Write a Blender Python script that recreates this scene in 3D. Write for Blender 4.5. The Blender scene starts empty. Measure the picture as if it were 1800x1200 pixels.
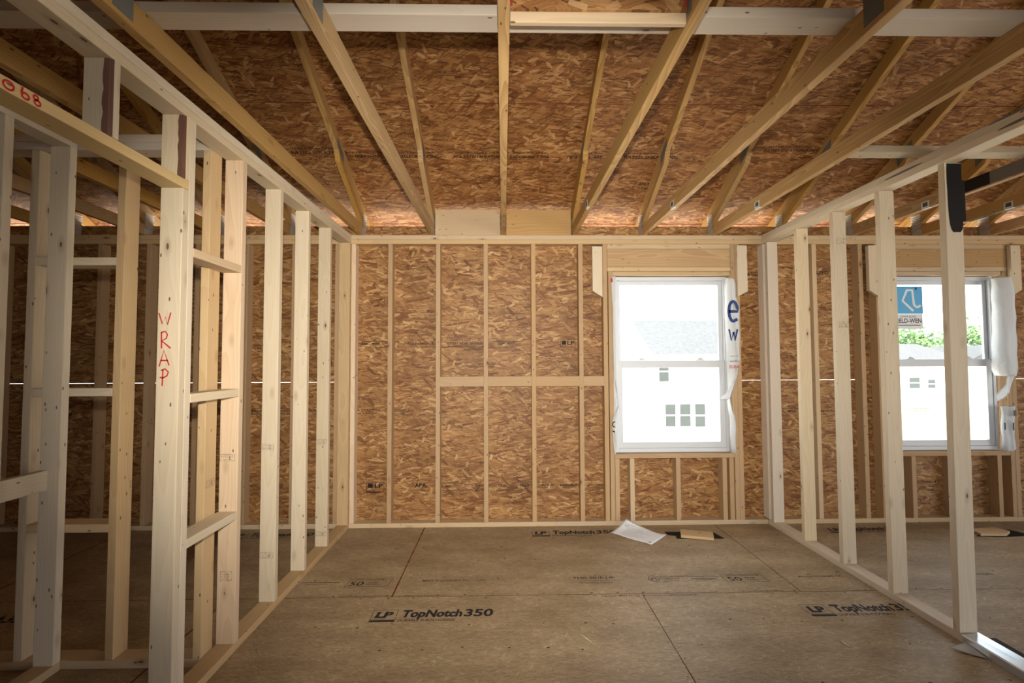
import bpy, bmesh, math, random
from mathutils import Vector, Matrix
random.seed(7)
scn = bpy.context.scene
COL = scn.collection
H = 2.466            # top of the double top plate
T, W = 0.038, 0.089  # 2x4 lumber
G = 0.0004           # hairline joint between boards
XL, XR = -1.289, 2.242

# ------------------------------------------------------------------ materials
def new_mat(name):
    m = bpy.data.materials.new(name); m.use_nodes = True
    nt = m.node_tree; nt.nodes.clear()
    out = nt.nodes.new('ShaderNodeOutputMaterial')
    return m, nt, out

class N:
    def __init__(s, nt): s.nt = nt
    def add(s, t, ins=None, **props):
        n = s.nt.nodes.new(t)
        for k, v in props.items(): setattr(n, k, v)
        for k, v in (ins or {}).items():
            sock = n.inputs[k]
            if isinstance(v, bpy.types.NodeSocket): s.nt.links.new(v, sock)
            else: sock.default_value = v
        return n
    def math(s, op, a, b=0.0, c=None):
        i = {0: a, 1: b}
        if c is not None: i[2] = c
        return s.add('ShaderNodeMath', i, operation=op).outputs[0]
    def mix(s, f, a, b, blend='MIX'):
        n = s.add('ShaderNodeMix', None, data_type='RGBA', blend_type=blend)
        for sock, v in ((n.inputs['Factor'], f), (n.inputs[6], a), (n.inputs[7], b)):
            if isinstance(v, bpy.types.NodeSocket): s.nt.links.new(v, sock)
            else: sock.default_value = v
        return n.outputs[2]
    def ramp(s, f, stops, interp='LINEAR'):
        n = s.add('ShaderNodeValToRGB', {'Fac': f})
        cr = n.color_ramp; cr.interpolation = interp
        while len(cr.elements) < len(stops): cr.elements.new(0.5)
        for e, (p, c) in zip(cr.elements, stops):
            e.position = p; e.color = (*c, 1) if len(c) == 3 else c
        return n.outputs['Color']
    def vmath(s, op, a, b):
        return s.add('ShaderNodeVectorMath', {0: a, 1: b}, operation=op).outputs[0]

def c4(c): return (*c, 1.0)

def principled(n, out, col, rough=0.6, spec=0.3, metal=0.0, bump=None, bump_d=0.002, bump_s=0.3):
    ins = {'Roughness': rough, 'Metallic': metal, 'Specular IOR Level': spec}
    p = n.add('ShaderNodeBsdfPrincipled', ins)
    if isinstance(col, bpy.types.NodeSocket): n.nt.links.new(col, p.inputs['Base Color'])
    else: p.inputs['Base Color'].default_value = c4(col)
    if bump is not None:
        b = n.add('ShaderNodeBump', {'Height': bump, 'Strength': bump_s, 'Distance': bump_d})
        n.nt.links.new(b.outputs[0], p.inputs['Normal'])
    n.nt.links.new(p.outputs[0], out.inputs[0])
    return p

def plain(name, col, rough=0.6, spec=0.3, metal=0.0):
    m, nt, out = new_mat(name); principled(N(nt), out, col, rough, spec, metal); return m

def lumber(name, light, dark, knot, grain=0.35, ringscale=26.0, ringmix=0.4, knots=0.55, tint=0.12, stain=None):
    """Sawn softwood; grain runs along the board's own Z axis."""
    m, nt, out = new_mat(name); n = N(nt)
    tc = n.add('ShaderNodeTexCoord'); oi = n.add('ShaderNodeObjectInfo')
    rnd = oi.outputs['Random']
    off = n.add('ShaderNodeCombineXYZ', {0: n.math('MULTIPLY', rnd, 7.3), 1: n.math('MULTIPLY', rnd, 3.1), 2: n.math('MULTIPLY', rnd, 17.0)}).outputs[0]
    p0 = tc.outputs['Object']
    p = n.vmath('ADD', p0, off)
    # growth rings round a pith that wanders slowly along the board
    wob = n.add('ShaderNodeTexNoise', {'Vector': n.vmath('MULTIPLY', p, (3, 3, 0.9)), 'Scale': 1.0, 'Detail': 2.0}).outputs['Color']
    wob = n.vmath('MULTIPLY', n.vmath('SUBTRACT', wob, (0.5, 0.5, 0.5)), (0.16, 0.16, 0))
    pith = n.add('ShaderNodeCombineXYZ', {0: n.math('MULTIPLY_ADD', rnd, 0.09, -0.045), 1: n.math('MULTIPLY_ADD', rnd, -0.12, 0.02), 2: 0.0}).outputs[0]
    rp = n.vmath('MULTIPLY', n.vmath('ADD', n.vmath('ADD', p0, wob), pith), (1, 1, 0.035))
    wave = n.add('ShaderNodeTexWave', {'Vector': rp, 'Scale': ringscale, 'Distortion': 1.6, 'Detail': 2.0, 'Detail Scale': 1.0},
                 wave_type='RINGS', rings_direction='Z', wave_profile='SAW').outputs['Fac']
    fine = n.add('ShaderNodeTexNoise', {'Vector': n.vmath('MULTIPLY', p, (170, 170, 3.0)), 'Scale': 1.0, 'Detail': 3.0}).outputs['Fac']
    blot = n.add('ShaderNodeTexNoise', {'Vector': n.vmath('MULTIPLY', p, (9, 9, 2.2)), 'Scale': 1.0, 'Detail': 3.0}).outputs['Fac']
    f = n.math('ADD', n.math('MULTIPLY', wave, ringmix), n.math('MULTIPLY', n.math('SUBTRACT', fine, 0.5), grain * 2))
    f = n.add('ShaderNodeClamp', {0: n.math('ADD', f, n.math('MULTIPLY', n.math('SUBTRACT', blot, 0.5), 0.5))}).outputs[0]
    col = n.mix(f, c4(light), c4(dark))
    if stain:
        sf = n.math('MULTIPLY', n.math('GREATER_THAN', blot, 0.60), 0.35)
        col = n.mix(sf, col, c4(stain))
    # knots
    v = n.add('ShaderNodeTexVoronoi', {'Vector': n.vmath('MULTIPLY', p, (11, 11, 4.5)), 'Scale': 1.0}, feature='F1')
    pick = n.math('LESS_THAN', n.add('ShaderNodeSeparateColor', {0: v.outputs['Color']}).outputs[0], knots)
    d = v.outputs['Distance']
    core = n.math('MULTIPLY', n.math('LESS_THAN', d, 0.058), pick)
    halo = n.math('MULTIPLY', n.add('ShaderNodeMapRange', {0: d, 1: 0.05, 2: 0.22, 3: 0.55, 4: 0.0}).outputs[0], pick)
    col = n.mix(halo, col, c4(tuple(0.5 * (a + b) for a, b in zip(dark, knot))))
    col = n.mix(n.math('MULTIPLY', core, 0.85), col, c4(knot))
    # pin knots and nail heads
    v2 = n.add('ShaderNodeTexVoronoi', {'Vector': n.vmath('MULTIPLY', p, (26, 26, 11)), 'Scale': 1.0}, feature='F1')
    pick2 = n.math('LESS_THAN', n.add('ShaderNodeSeparateColor', {0: v2.outputs['Color']}).outputs[1], 0.55)
    col = n.mix(n.math('MULTIPLY', n.math('MULTIPLY', n.math('LESS_THAN', v2.outputs['Distance'], 0.095), pick2), 0.8), col, c4(tuple(k * .6 for k in knot)))
    hsv = n.add('ShaderNodeHueSaturation', {'Hue': 0.5, 'Saturation': n.math('MULTIPLY_ADD', rnd, tint * 2.2, 1.0 - tint * 1.1),
                'Value': n.math('MULTIPLY_ADD', n.math('FRACT', n.math('MULTIPLY', rnd, 7.77)), tint * 1.6, 1.0 - tint * .9), 'Color': col}).outputs[0]
    principled(n, out, hsv, 0.62, 0.25, bump=f, bump_d=0.001, bump_s=0.25)
    return m

def osb(name, ax, pal, light, dark, L=0.155, Wd=0.029, tone=None, coat=0.35, gain=1.0, streak=.55, accents=(.026, .12), blotch=.6):
    """Oriented strand board: overlapping layers of cut flakes, most of them lying along the first axis."""
    m, nt, out = new_mat(name); n = N(nt)
    tc = n.add('ShaderNodeTexCoord'); sp = n.add('ShaderNodeSeparateXYZ', {0: tc.outputs['Object']})
    a, b = sp.outputs[ax[0]], sp.outputs[ax[1]]
    pw = n.add('ShaderNodeCombineXYZ', {0: a, 1: b, 2: 0.0}).outputs[0]
    wn = n.add('ShaderNodeTexNoise', {'Vector': pw, 'Scale': 22.0, 'Detail': 4.0}, noise_dimensions='2D').outputs['Color']
    pw2 = n.vmath('ADD', pw, n.vmath('MULTIPLY', n.vmath('SUBTRACT', wn, (0.5, 0.5, 0.5)), (0.010, 0.010, 0)))
    # (angle, length, width, coverage, kind)
    layers = [(0.04, 1.4, 1.5, 2.0, 0), (-0.38, 1.0, 1.1, .45, 0), (0.34, 1.0, 1.0, .45, 0), (1.15, .7, 1.0, .16, 0), (-0.12, .9, .8, .45, 0), (0.16, .65, .6, .40, 0), (-.8, .6, .8, .16, 0),
              (0.08, .55, .22, accents[1], 2), (-.5, .42, .20, accents[1] * .8, 2), (.5, .42, .85, accents[0], 1), (-.3, .55, .75, accents[0], 1), (1.3, .42, .9, accents[0] * .5, 1), (.1, .5, .3, accents[0] * 1.5, 1)]
    col = None; hgt = None
    for i, (ang, l, w, thr, kind) in enumerate(layers):
        mp = n.add('ShaderNodeMapping', {'Vector': pw2 if kind != 1 else pw, 'Rotation': (0, 0, ang), 'Location': (i * 3.7, i * 1.9, 0)}, vector_type='TEXTURE')
        q = n.vmath('MULTIPLY', mp.outputs[0], (1 / (L * l), 1 / (Wd * w), 1))
        v = n.add('ShaderNodeTexVoronoi', {'Vector': q, 'Scale': 1.0}, feature='F1', distance='CHEBYCHEV', voronoi_dimensions='2D')
        sc = n.add('ShaderNodeSeparateColor', {0: v.outputs['Color']})
        if kind == 0:
            lc = n.ramp(sc.outputs[0], pal)
            gr = n.add('ShaderNodeTexNoise', {'Vector': n.vmath('MULTIPLY', mp.outputs[0], (9, 260, 1)), 'Scale': 1.0, 'Detail': 3.0}, noise_dimensions='2D').outputs['Fac']
            lc = n.mix(streak, lc, n.ramp(gr, [(0.30, (.18, .18, .18)), (0.5, (.5, .5, .5)), (0.72, (.72, .72, .72))]), 'OVERLAY')
            edge = n.add('ShaderNodeMapRange', {0: v.outputs['Distance'], 1: 0.44, 2: 0.62, 3: 0.0, 4: .22}).outputs[0]
            lc = n.mix(edge, lc, c4(pal[0][1]))
        else:
            lc = n.mix(sc.outputs[2], c4(light[0] if kind == 1 else dark[0]), c4(light[1] if kind == 1 else dark[1]))
        if col is None: col, hgt = lc, sc.outputs[0]
        else:
            f = n.math('LESS_THAN', sc.outputs[1], thr)
            f = n.math('MULTIPLY', f, n.math('LESS_THAN', v.outputs['Distance'], 0.50 if kind == 0 else .38))
            if kind: f = n.math('MULTIPLY', f, .62 if kind == 1 else .85)
            col = n.mix(f, col, lc); hgt = n.mix(f, hgt, sc.outputs[0])
    big = n.add('ShaderNodeTexNoise', {'Vector': n.vmath('MULTIPLY', pw, (1, 2.2, 1)), 'Scale': 2.2, 'Detail': 4.0}, noise_dimensions='2D').outputs['Fac']
    col = n.mix(blotch, col, n.ramp(big, [(0.3, (.38, .36, .345)), (0.7, (.60, .60, .60))]), 'OVERLAY')
    if tone: col = n.mix(1.0, col, c4(tone), 'MULTIPLY')
    if gain != 1.0: col = n.mix(1.0, col, (gain, gain, gain, 1), 'MULTIPLY')
    principled(n, out, col, 0.55, coat, bump=hgt, bump_d=0.0012, bump_s=0.25)
    return m

PAL = [(0.0, (.175, .075, .026)), (0.15, (.265, .126, .047)), (0.5, (.345, .184, .076)), (0.82, (.415, .240, .105)), (1.0, (.52, .335, .165))]
LIT, DRK = ((.56, .37, .19), (.70, .52, .31)), ((.07, .024, .008), (.16, .06, .02))
M = {}
M['stud'] = lumber('whitewood', (.67, .57, .42), (.56, .435, .285), (.10, .045, .02), grain=.22, ringmix=.38)
M['pinkstud'] = lumber('pinkish_whitewood', (.68, .53, .38), (.56, .40, .26), (.12, .05, .03), grain=.2, ringmix=.5)
M['framing'] = lumber('warm_framing', (.49, .33, .185), (.385, .24, .125), (.07, .03, .015), grain=.22, ringmix=.35, knots=.3, tint=.05)
M['plate'] = lumber('plate_lumber', (.60, .44, .265), (.49, .33, .18), (.10, .045, .02), grain=.25, ringmix=.35)
M['white'] = lumber('pale_spruce', (.68, .59, .48), (.57, .48, .37), (.16, .08, .05), grain=.18, ringmix=.3, knots=.35)
M['pine'] = lumber('yellow_pine', (.54, .345, .145), (.33, .18, .06), (.10, .04, .015), grain=.2, ringscale=34, ringmix=.75, knots=.25)
M['tanstud'] = lumber('tan_pine', (.60, .44, .265), (.49, .335, .18), (.14, .06, .02), grain=.2, ringmix=.45)
M['yellowstud'] = lumber('yellowish_pine', (.64, .47, .235), (.55, .39, .18), (.14, .06, .02), grain=.18, ringmix=.4, tint=.04)
M['header'] = lumber('header_pine', (.50, .335, .175), (.37, .225, .10), (.08, .03, .01), grain=.25, ringscale=20, ringmix=.65, knots=.15)
M['osb_wall'] = osb('strand_board_wall', (0, 2), PAL, LIT, DRK, tone=(.93, .87, .74))
M['osb_deck'] = osb('strand_board_roof', (0, 1), PAL, LIT, DRK, tone=(.90, .78, .64), accents=(.022, .20))
M['osb_panel'] = osb('strand_board_panel', (0, 2), PAL, LIT, DRK, L=.15, Wd=.04, tone=(.9, .8, .7))
FPAL = [(0.0, (.258, .188, .110)), (0.2, (.288, .216, .130)), (0.5, (.315, .240, .147)), (0.8, (.335, .258, .162)), (1.0, (.37, .29, .19))]
M['subfloor'] = osb('strand_board_subfloor', (0, 1), FPAL, ((.40, .32, .22), (.46, .38, .27)), ((.17, .115, .065), (.21, .15, .09)), L=.07, Wd=.009, coat=.3, streak=.35, accents=(.02, .12), blotch=.75, gain=1.16)
M['vinyl'] = plain('white_vinyl', (.64, .68, .73), .35, .5)
M['metal'] = plain('galvanised_steel', (.17, .175, .17), .5, .4, .3)
M['heel'] = plain('toothed_steel', (.50, .47, .43), .5, .4, .2)
M['shiny'] = plain('bright_flashing', (.62, .68, .74), .28, .5, .75)
M['black'] = plain('black_spray_paint', (.006, .006, .007), .45, .3)
M['greypaint'] = plain('grey_overspray', (.16, .14, .125), .6, .2)
M['felt'] = plain('black_felt', (.012, .013, .012), .8, .2)
M['red'] = plain('red_marker', (.50, .018, .022), .5, .3)
M['redpaint'] = plain('red_edge_paint', (.33, .035, .02), .6, .3)
M['paper'] = plain('paper', (.78, .80, .84), .6, .3)
M['tag'] = plain('tag_paper', (.62, .66, .66), .6, .3)
M['tagink'] = plain('tag_grey', (.09, .09, .09), .6, .2)
M['blue'] = plain('sticker_blue', (.10, .45, .82), .4, .4)
M['stick_w'] = plain('sticker_white', (.85, .88, .92), .4, .4)
M['navy'] = plain('navy_print', (.03, .06, .20), .5, .3)
M['dark_strip'] = plain('dark_floor_strip', (.03, .022, .017), .7, .2)
M['bark'] = lumber('bark_edge', (.16, .075, .05), (.085, .035, .025), (.03, .012, .01), grain=.5, ringmix=.4, knots=.3)
M['seam'] = plain('seam_brown', (.11, .045, .022), .8, .1)  # dark brown of the panel joints and fastener marks
M['seam_red'] = plain('reddish_seam', (.17, .05, .022), .8, .1)
M['chip'] = plain('fresh_split_wood', (.70, .56, .38), .7, .2)

def ink(name, col, wear):
    m, nt, out = new_mat(name); n = N(nt)
    tc = n.add('ShaderNodeTexCoord')
    no = n.add('ShaderNodeTexNoise', {'Vector': tc.outputs['Object'], 'Scale': 90.0, 'Detail': 4.0}).outputs['Fac']
    p = n.add('ShaderNodeBsdfPrincipled', {'Base Color': c4(col), 'Roughness': .6, 'Specular IOR Level': .2})
    t = n.add('ShaderNodeBsdfTransparent')
    f = n.add('ShaderNodeMapRange', {0: no, 1: wear - .12, 2: wear + .12, 3: 1.0, 4: 0.12}).outputs[0]
    mx = n.add('ShaderNodeMixShader', {0: f, 1: t.outputs[0], 2: p.outputs[0]})
    nt.links.new(mx.outputs[0], out.inputs[0]); return m
M['ink'] = ink('navy_ink', (.016, .018, .028), .66)
M['ink_worn'] = ink('worn_black_ink', (.016, .012, .011), .74)
M['ink_stamp'] = ink('grade_stamp_ink', (.07, .055, .045), .52)

def glass_mat():
    m, nt, out = new_mat('window_glass'); n = N(nt)
    lw = n.add('ShaderNodeLayerWeight', {'Blend': 0.5}).outputs['Facing']
    sch = n.math('MULTIPLY_ADD', n.math('POWER', lw, 5.0), .90, .003)
    g = n.add('ShaderNodeBsdfGlossy', {'Roughness': 0.02, 'Color': (1, 1, 1, 1)})
    t = n.add('ShaderNodeBsdfTransparent', {'Color': (.96, .98, .98, 1)})
    mx = n.add('ShaderNodeMixShader', {0: sch, 1: t.outputs[0], 2: g.outputs[0]})
    nt.links.new(mx.outputs[0], out.inputs[0]); return m
M['glass'] = glass_mat()

def film_mat():
    m, nt, out = new_mat('housewrap_film'); n = N(nt)
    tc = n.add('ShaderNodeTexCoord')
    no = n.add('ShaderNodeTexNoise', {'Vector': tc.outputs['Object'], 'Scale': 34.0, 'Detail': 4.0}).outputs['Fac']
    b = n.add('ShaderNodeBump', {'Height': no, 'Strength': .5, 'Distance': .01}).outputs[0]
    d = n.add('ShaderNodeBsdfPrincipled', {'Base Color': (.80, .82, .84, 1), 'Roughness': .4, 'Specular IOR Level': .4, 'Normal': b})
    t = n.add('ShaderNodeBsdfTranslucent', {'Color': (.80, .84, .88, 1)})
    mx = n.add('ShaderNodeMixShader', {0: .35, 1: d.outputs[0], 2: t.outputs[0]})
    nt.links.new(mx.outputs[0], out.inputs[0]); return m
M['film'] = film_mat()

def noise_mat(name, c1, c2, scale, rough=.8):
    m, nt, out = new_mat(name); n = N(nt)
    tc = n.add('ShaderNodeTexCoord')
    no = n.add('ShaderNodeTexNoise', {'Vector': tc.outputs['Object'], 'Scale': scale, 'Detail': 5.0}).outputs['Fac']
    principled(n, out, n.ramp(no, [(.35, c1), (.65, c2)]), rough, .2); return m
M['ground'] = noise_mat('pale_bare_ground', (.76, .69, .58), (.82, .76, .66), 2.0)
M['siding'] = noise_mat('white_siding', (.80, .80, .79), (.84, .84, .83), .6)
M['shingle'] = noise_mat('grey_shingle', (.088, .090, .090), (.118, .121, .121), 9.0)
M['leaf'] = noise_mat('spring_leaf', (.11, .21, .07), (.20, .31, .11), 3.0)
M['trunk'] = noise_mat('tree_bark', (.12, .09, .06), (.18, .14, .10), 6.0)
M['fence'] = noise_mat('cedar_fence', (.66, .52, .36), (.74, .61, .45), 3.0)
M['pane_dark'] = plain('house_window_pane', (.085, .098, .092), .3, .25)

# ------------------------------------------------------------------ mesh helpers
def link(name, bm, mat, parent=None):
    me = bpy.data.meshes.new(name); bm.normal_update(); bm.to_mesh(me); bm.free()
    o = bpy.data.objects.new(name, me); COL.objects.link(o)
    if mat: me.materials.append(mat)
    if parent: o.parent = parent
    return o

def tag(o, label, cat, group=None):
    o['label'] = label; o['category'] = cat
    if group: o['group'] = group
    return o
def structure(o): o['kind'] = 'structure'; return o

def empty(name, loc=(0, 0, 0)):
    o = bpy.data.objects.new(name, None); COL.objects.link(o); o.location = loc
    o.empty_display_size = .1; return o

def add_box(bm, lo, hi, bev=0.0, mat=None):
    lo, hi = Vector(lo), Vector(hi)
    vs = [bm.verts.new((x, y, z)) for x in (lo.x, hi.x) for y in (lo.y, hi.y) for z in (lo.z, hi.z)]
    fs = [bm.faces.new([vs[i] for i in q]) for q in ((0, 1, 3, 2), (4, 6, 7, 5), (0, 4, 5, 1), (2, 3, 7, 6), (0, 2, 6, 4), (1, 5, 7, 3))]
    if bev:
        es = list({e for f in fs for e in f.edges})
        bmesh.ops.bevel(bm, geom=es, offset=bev, segments=2, profile=.6, affect='EDGES')

def board_mesh(w, h, length, bev=.003):
    bm = bmesh.new(); add_box(bm, (-w / 2, -h / 2, 0), (w / 2, h / 2, length), min(bev, w * .2, h * .2)); return bm

def beam(name, p0, p1, w, h, mat, side=None, parent=None, bev=.003):
    """Board whose length runs p0 -> p1 (centre line); w is measured along `side`, h across it."""
    p0, p1 = Vector(p0), Vector(p1); z = (p1 - p0); L = z.length; z.normalize()
    x = Vector(side) if side else Vector((1, 0, 0)); x = (x - z * x.dot(z)).normalized(); y = z.cross(x)
    o = link(name, board_mesh(w, h, L, bev), mat, parent)
    mw = Matrix((x, y, z)).transposed().to_4x4(); mw.translation = p0
    if parent is not None:
        o.matrix_parent_inverse = Matrix.Translation(-parent.location)
        o.matrix_basis = mw
    else: o.matrix_world = mw
    return o

def board(name, lo, hi, axis, mat, label=None, cat='lumber', group=None, bev=.003):
    lo = [a + G / 2 for a in lo]; hi = [a - G / 2 for a in hi]
    c = [(a + b) / 2 for a, b in zip(lo, hi)]
    i = 'XYZ'.index(axis); p0 = list(c); p1 = list(c); p0[i] = lo[i]; p1[i] = hi[i]
    side = {'X': (0, 1, 0), 'Y': (1, 0, 0), 'Z': (1, 0, 0)}[axis]; si = {'X': 1, 'Y': 0, 'Z': 0}[axis]; hidx = 3 - i - si
    o = beam(name, p0, p1, hi[si] - lo[si], hi[hidx] - lo[hidx], mat, side, bev=bev)
    if label: tag(o, label, cat, group)
    return o

def child(o, parent):
    mw = o.matrix_world.copy(); o.parent = parent
    bpy.context.view_layer.update()
    o.matrix_parent_inverse = parent.matrix_world.inverted(); o.matrix_world = mw
    return o

def quads_mesh(name, quads, mat, parent=None):
    bm = bmesh.new()
    for q in quads: bm.faces.new([bm.verts.new(p) for p in q])
    return link(name, bm, mat, parent)

def prism(bm, pts, n, d):
    """Extrude polygon pts by d along n."""
    n = Vector(n) * d
    a = [bm.verts.new(p) for p in pts]; b = [bm.verts.new(Vector(p) + n) for p in pts]
    k = len(pts)
    bm.faces.new(a[::-1]); bm.faces.new(b)
    for i in range(k): bm.faces.new((a[i], a[(i + 1) % k], b[(i + 1) % k], b[i]))
    bmesh.ops.recalc_face_normals(bm, faces=bm.faces)

def strokes(bm, lines, width, frame, depth=.0004):
    """Pen strokes: polylines in (u, v), laid on the plane of `frame` (origin, u axis, v axis)."""
    o, u, v = (Vector(k) for k in frame); nn = u.cross(v).normalized()
    for ln in lines:
        pts = [Vector((a, b, 0)) for a, b in ln]
        L, R = [], []
        for i, p in enumerate(pts):
            d = (pts[min(i + 1, len(pts) - 1)] - pts[max(i - 1, 0)]).normalized(); s = Vector((-d.y, d.x, 0)) * width / 2
            L.append(p + s); R.append(p - s)
        f = lambda q: o + u * q.x + v * q.y + nn * depth
        lv = [bm.verts.new(f(q)) for q in L]; rv = [bm.verts.new(f(q)) for q in R]
        for i in range(len(pts) - 1): bm.faces.new((rv[i], rv[i + 1], lv[i + 1], lv[i]))

def arc(cx, cy, rx, ry, a0, a1, n=12):
    return [(cx + rx * math.cos(math.radians(a0 + (a1 - a0) * i / n)), cy + ry * math.sin(math.radians(a0 + (a1 - a0) * i / n))) for i in range(n + 1)]

_txt = {}
def text_geo(body, bold=0.0):
    key = (body, bold)
    if key not in _txt:
        cu = bpy.data.curves.new('t', 'FONT'); cu.body = body; cu.size = 1.0; cu.offset = bold; cu.resolution_u = 3
        o = bpy.data.objects.new('t', cu); COL.objects.link(o)
        dg = bpy.context.evaluated_depsgraph_get(); me = bpy.data.meshes.new_from_object(o.evaluated_get(dg))
        vs = [v.co.copy() for v in me.vertices]; fs = [tuple(p.vertices) for p in me.polygons]
        bpy.data.objects.remove(o); bpy.data.meshes.remove(me); bpy.data.curves.remove(cu)
        _txt[key] = (vs, fs)
    return _txt[key]

def put_text(bm, body, frame, x, y, width=None, height=1.0, bold=0.0, shear=0.0, depth=.0005):
    """Printed line: cap height `height`, fitted to `width` when given; frame = origin, u, v."""
    vs, fs = text_geo(body, bold)
    o, u, v = (Vector(k) for k in frame); nn = u.cross(v).normalized()
    x0 = min(p.x for p in vs); x1 = max(p.x for p in vs); s = height / .70
    sx = (width / (x1 - x0)) if width else s
    nv = [bm.verts.new(o + u * (x + (p.x - x0) * sx + p.y * s * shear) + v * (y + p.y * s) + nn * depth) for p in vs]
    for f in fs:
        try: bm.faces.new([nv[i] for i in f])
        except ValueError: pass

def frame_rect(bm, frame, x0, y0, x1, y1, t, shear=0.0, depth=.0005):
    o, u, v = (Vector(k) for k in frame); nn = u.cross(v).normalized()
    def q(a, b, c, d):
        bm.faces.new([bm.verts.new(o + u * (px + py * shear) + v * py + nn * depth) for px, py in ((a, b), (c, b), (c, d), (a, d))])
    q(x0, y0, x1, y0 + t); q(x0, y1 - t, x1, y1); q(x0, y0, x0 + t, y1); q(x1 - t, y0, x1, y1)
def fill_rect(bm, frame, x0, y0, x1, y1, shear=0.0, depth=.0005):
    o, u, v = (Vector(k) for k in frame); nn = u.cross(v).normalized()
    bm.faces.new([bm.verts.new(o + u * (px + py * shear) + v * py + nn * depth) for px, py in ((x0, y0), (x1, y0), (x1, y1), (x0, y1))])

def grade_stamp(parent, x, y, z, w=.05, h=.034, u=(1, 0, 0), flip=1):
    """Inked lumber grade stamp: two boxed marks and small bars (nothing legible)."""
    fr = ((x, y, z), u, (0, 0, 1)); bm = bmesh.new(); t = .0016
    frame_rect(bm, fr, 0, 0, w * .42, h, t); frame_rect(bm, fr, w * .5, 0, w, h, t)
    for i in range(3):
        fill_rect(bm, fr, w * .06, h * (.2 + .25 * i), w * (.36 - .06 * (i % 2)), h * (.2 + .25 * i) + t)
        fill_rect(bm, fr, w * .56, h * (.18 + .26 * i), w * (.80 + .06 * i), h * (.18 + .26 * i) + t * 1.4)
    fill_rect(bm, fr, w * .66, h * .2, w * .70, h * .8)
    o = link('grade_stamp', bm, M['ink_stamp']); return child(o, parent)

# ------------------------------------------------------------------ camera and lights
YAW, PIT, ROL = .0187, .0414, -.0042
fw = Vector((math.sin(YAW) * math.cos(PIT), math.cos(YAW) * math.cos(PIT), math.sin(PIT)))
rt = Vector((math.cos(YAW), -math.sin(YAW), 0)); up = rt.cross(fw)
r2 = rt * math.cos(ROL) + up * math.sin(ROL); u2 = -rt * math.sin(ROL) + up * math.cos(ROL)
CAM = Vector((0, -4.111, 1.382))
cd = bpy.data.cameras.new('camera'); cam = bpy.data.objects.new('camera', cd); COL.objects.link(cam)
cd.sensor_width = 36; cd.sensor_fit = 'HORIZONTAL'; cd.lens = 17.0; cd.clip_start = .02; cd.clip_end = 300
mw = Matrix((r2, u2, -fw)).transposed().to_4x4(); mw.translation = CAM; cam.matrix_world = mw
scn.camera = cam

ld = bpy.data.lights.new('camera_flash', 'SPOT'); ld.energy = 620; ld.color = (1.0, .925, .80)
ld.spot_size = math.radians(84); ld.spot_blend = 1.0; ld.shadow_soft_size = .02
fl = bpy.data.objects.new('camera_flash', ld); COL.objects.link(fl)
mf = mw @ Matrix.Rotation(math.radians(-4), 4, 'X'); mf.translation = CAM + u2 * .145; fl.matrix_world = mf; fl.scale = (1.22, 1, 1)

sd = bpy.data.lights.new('sun', 'SUN'); sd.energy = 14.0; sd.angle = math.radians(1.0); sd.color = (1, .96, .90)
sun = bpy.data.objects.new('sun', sd); COL.objects.link(sun)
sun.rotation_euler = Vector((-.42, -.05, -.90)).to_track_quat('-Z', 'Y').to_euler(); sun.location = (8, 8, 12)

wd = bpy.data.worlds.new('sky'); scn.world = wd; wd.use_nodes = True
bg = wd.node_tree.nodes['Background']; bg.inputs[0].default_value = (.90, .95, 1.0, 1); bg.inputs[1].default_value = 4.2

scn.view_settings.view_transform = 'Standard'; scn.view_settings.look = 'None'
scn.view_settings.exposure = 0; scn.view_settings.gamma = 1; scn.view_settings.use_curve_mapping = False
try:
    scn.cycles.use_denoising = True; scn.cycles.max_bounces = 6; scn.cycles.diffuse_bounces = 3
    scn.cycles.transparent_max_bounces = 16; scn.cycles.sample_clamp_indirect = 6
except Exception: pass

# ------------------------------------------------------------------ setting: floor
X0, X1, YB, YR = -5.3, 6.4, .089, -10.0     # outer walls, back wall sheathing, rear wall
bm = bmesh.new()
ys = [YR, -8.505, -7.286, -6.067, -4.848, -3.629, -2.409, -1.190, YB + .011]
for j in range(len(ys) - 1):
    off = 1.779 if (len(ys) - j) % 2 == 0 else .823
    xs = [X0] + sorted(x for x in (off + 2.438 * k for k in range(-4, 4)) if X0 + .05 < x < X1 - .05) + [X1]
    for i in range(len(xs) - 1): add_box(bm, (xs[i], ys[j], -.02), (xs[i + 1], ys[j + 1], 0))
floor = structure(link('floor', bm, M['subfloor']))
bm = bmesh.new(); bm2 = bmesh.new()
def strip(b, x0, y0, x1, y1, w, z=.0004):
    d = Vector((x1 - x0, y1 - y0, 0)).normalized(); s = Vector((-d.y, d.x, 0)) * w / 2
    n = max(2, int((Vector((x1, y1)) - Vector((x0, y0))).length / .05)); pr = None
    for i in range(n + 1):
        t = i / n; p = Vector((x0 + (x1 - x0) * t, y0 + (y1 - y0) * t, z)); k = random.uniform(.7, 1.3)
        c = (b.verts.new(p - s * k), b.verts.new(p + s * k))
        if pr: b.faces.new((pr[0], c[0], c[1], pr[1]))
        pr = c
for y in ys[1:-1]: strip(bm, X0, y, X1, y, .0045)
for j in range(len(ys) - 1):
    off = 1.779 if (len(ys) - j) % 2 == 0 else .823
    for k in range(-3, 3):
        x = off + 2.438 * k
        if X0 < x < X1: strip(bm2 if x < .5 else bm, x, ys[j], x, ys[j + 1], .0085 if x < .5 else .005)
link('panel_seam', bm, M['seam'], floor); link('panel_seam', bm2, M['seam_red'], floor)
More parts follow.
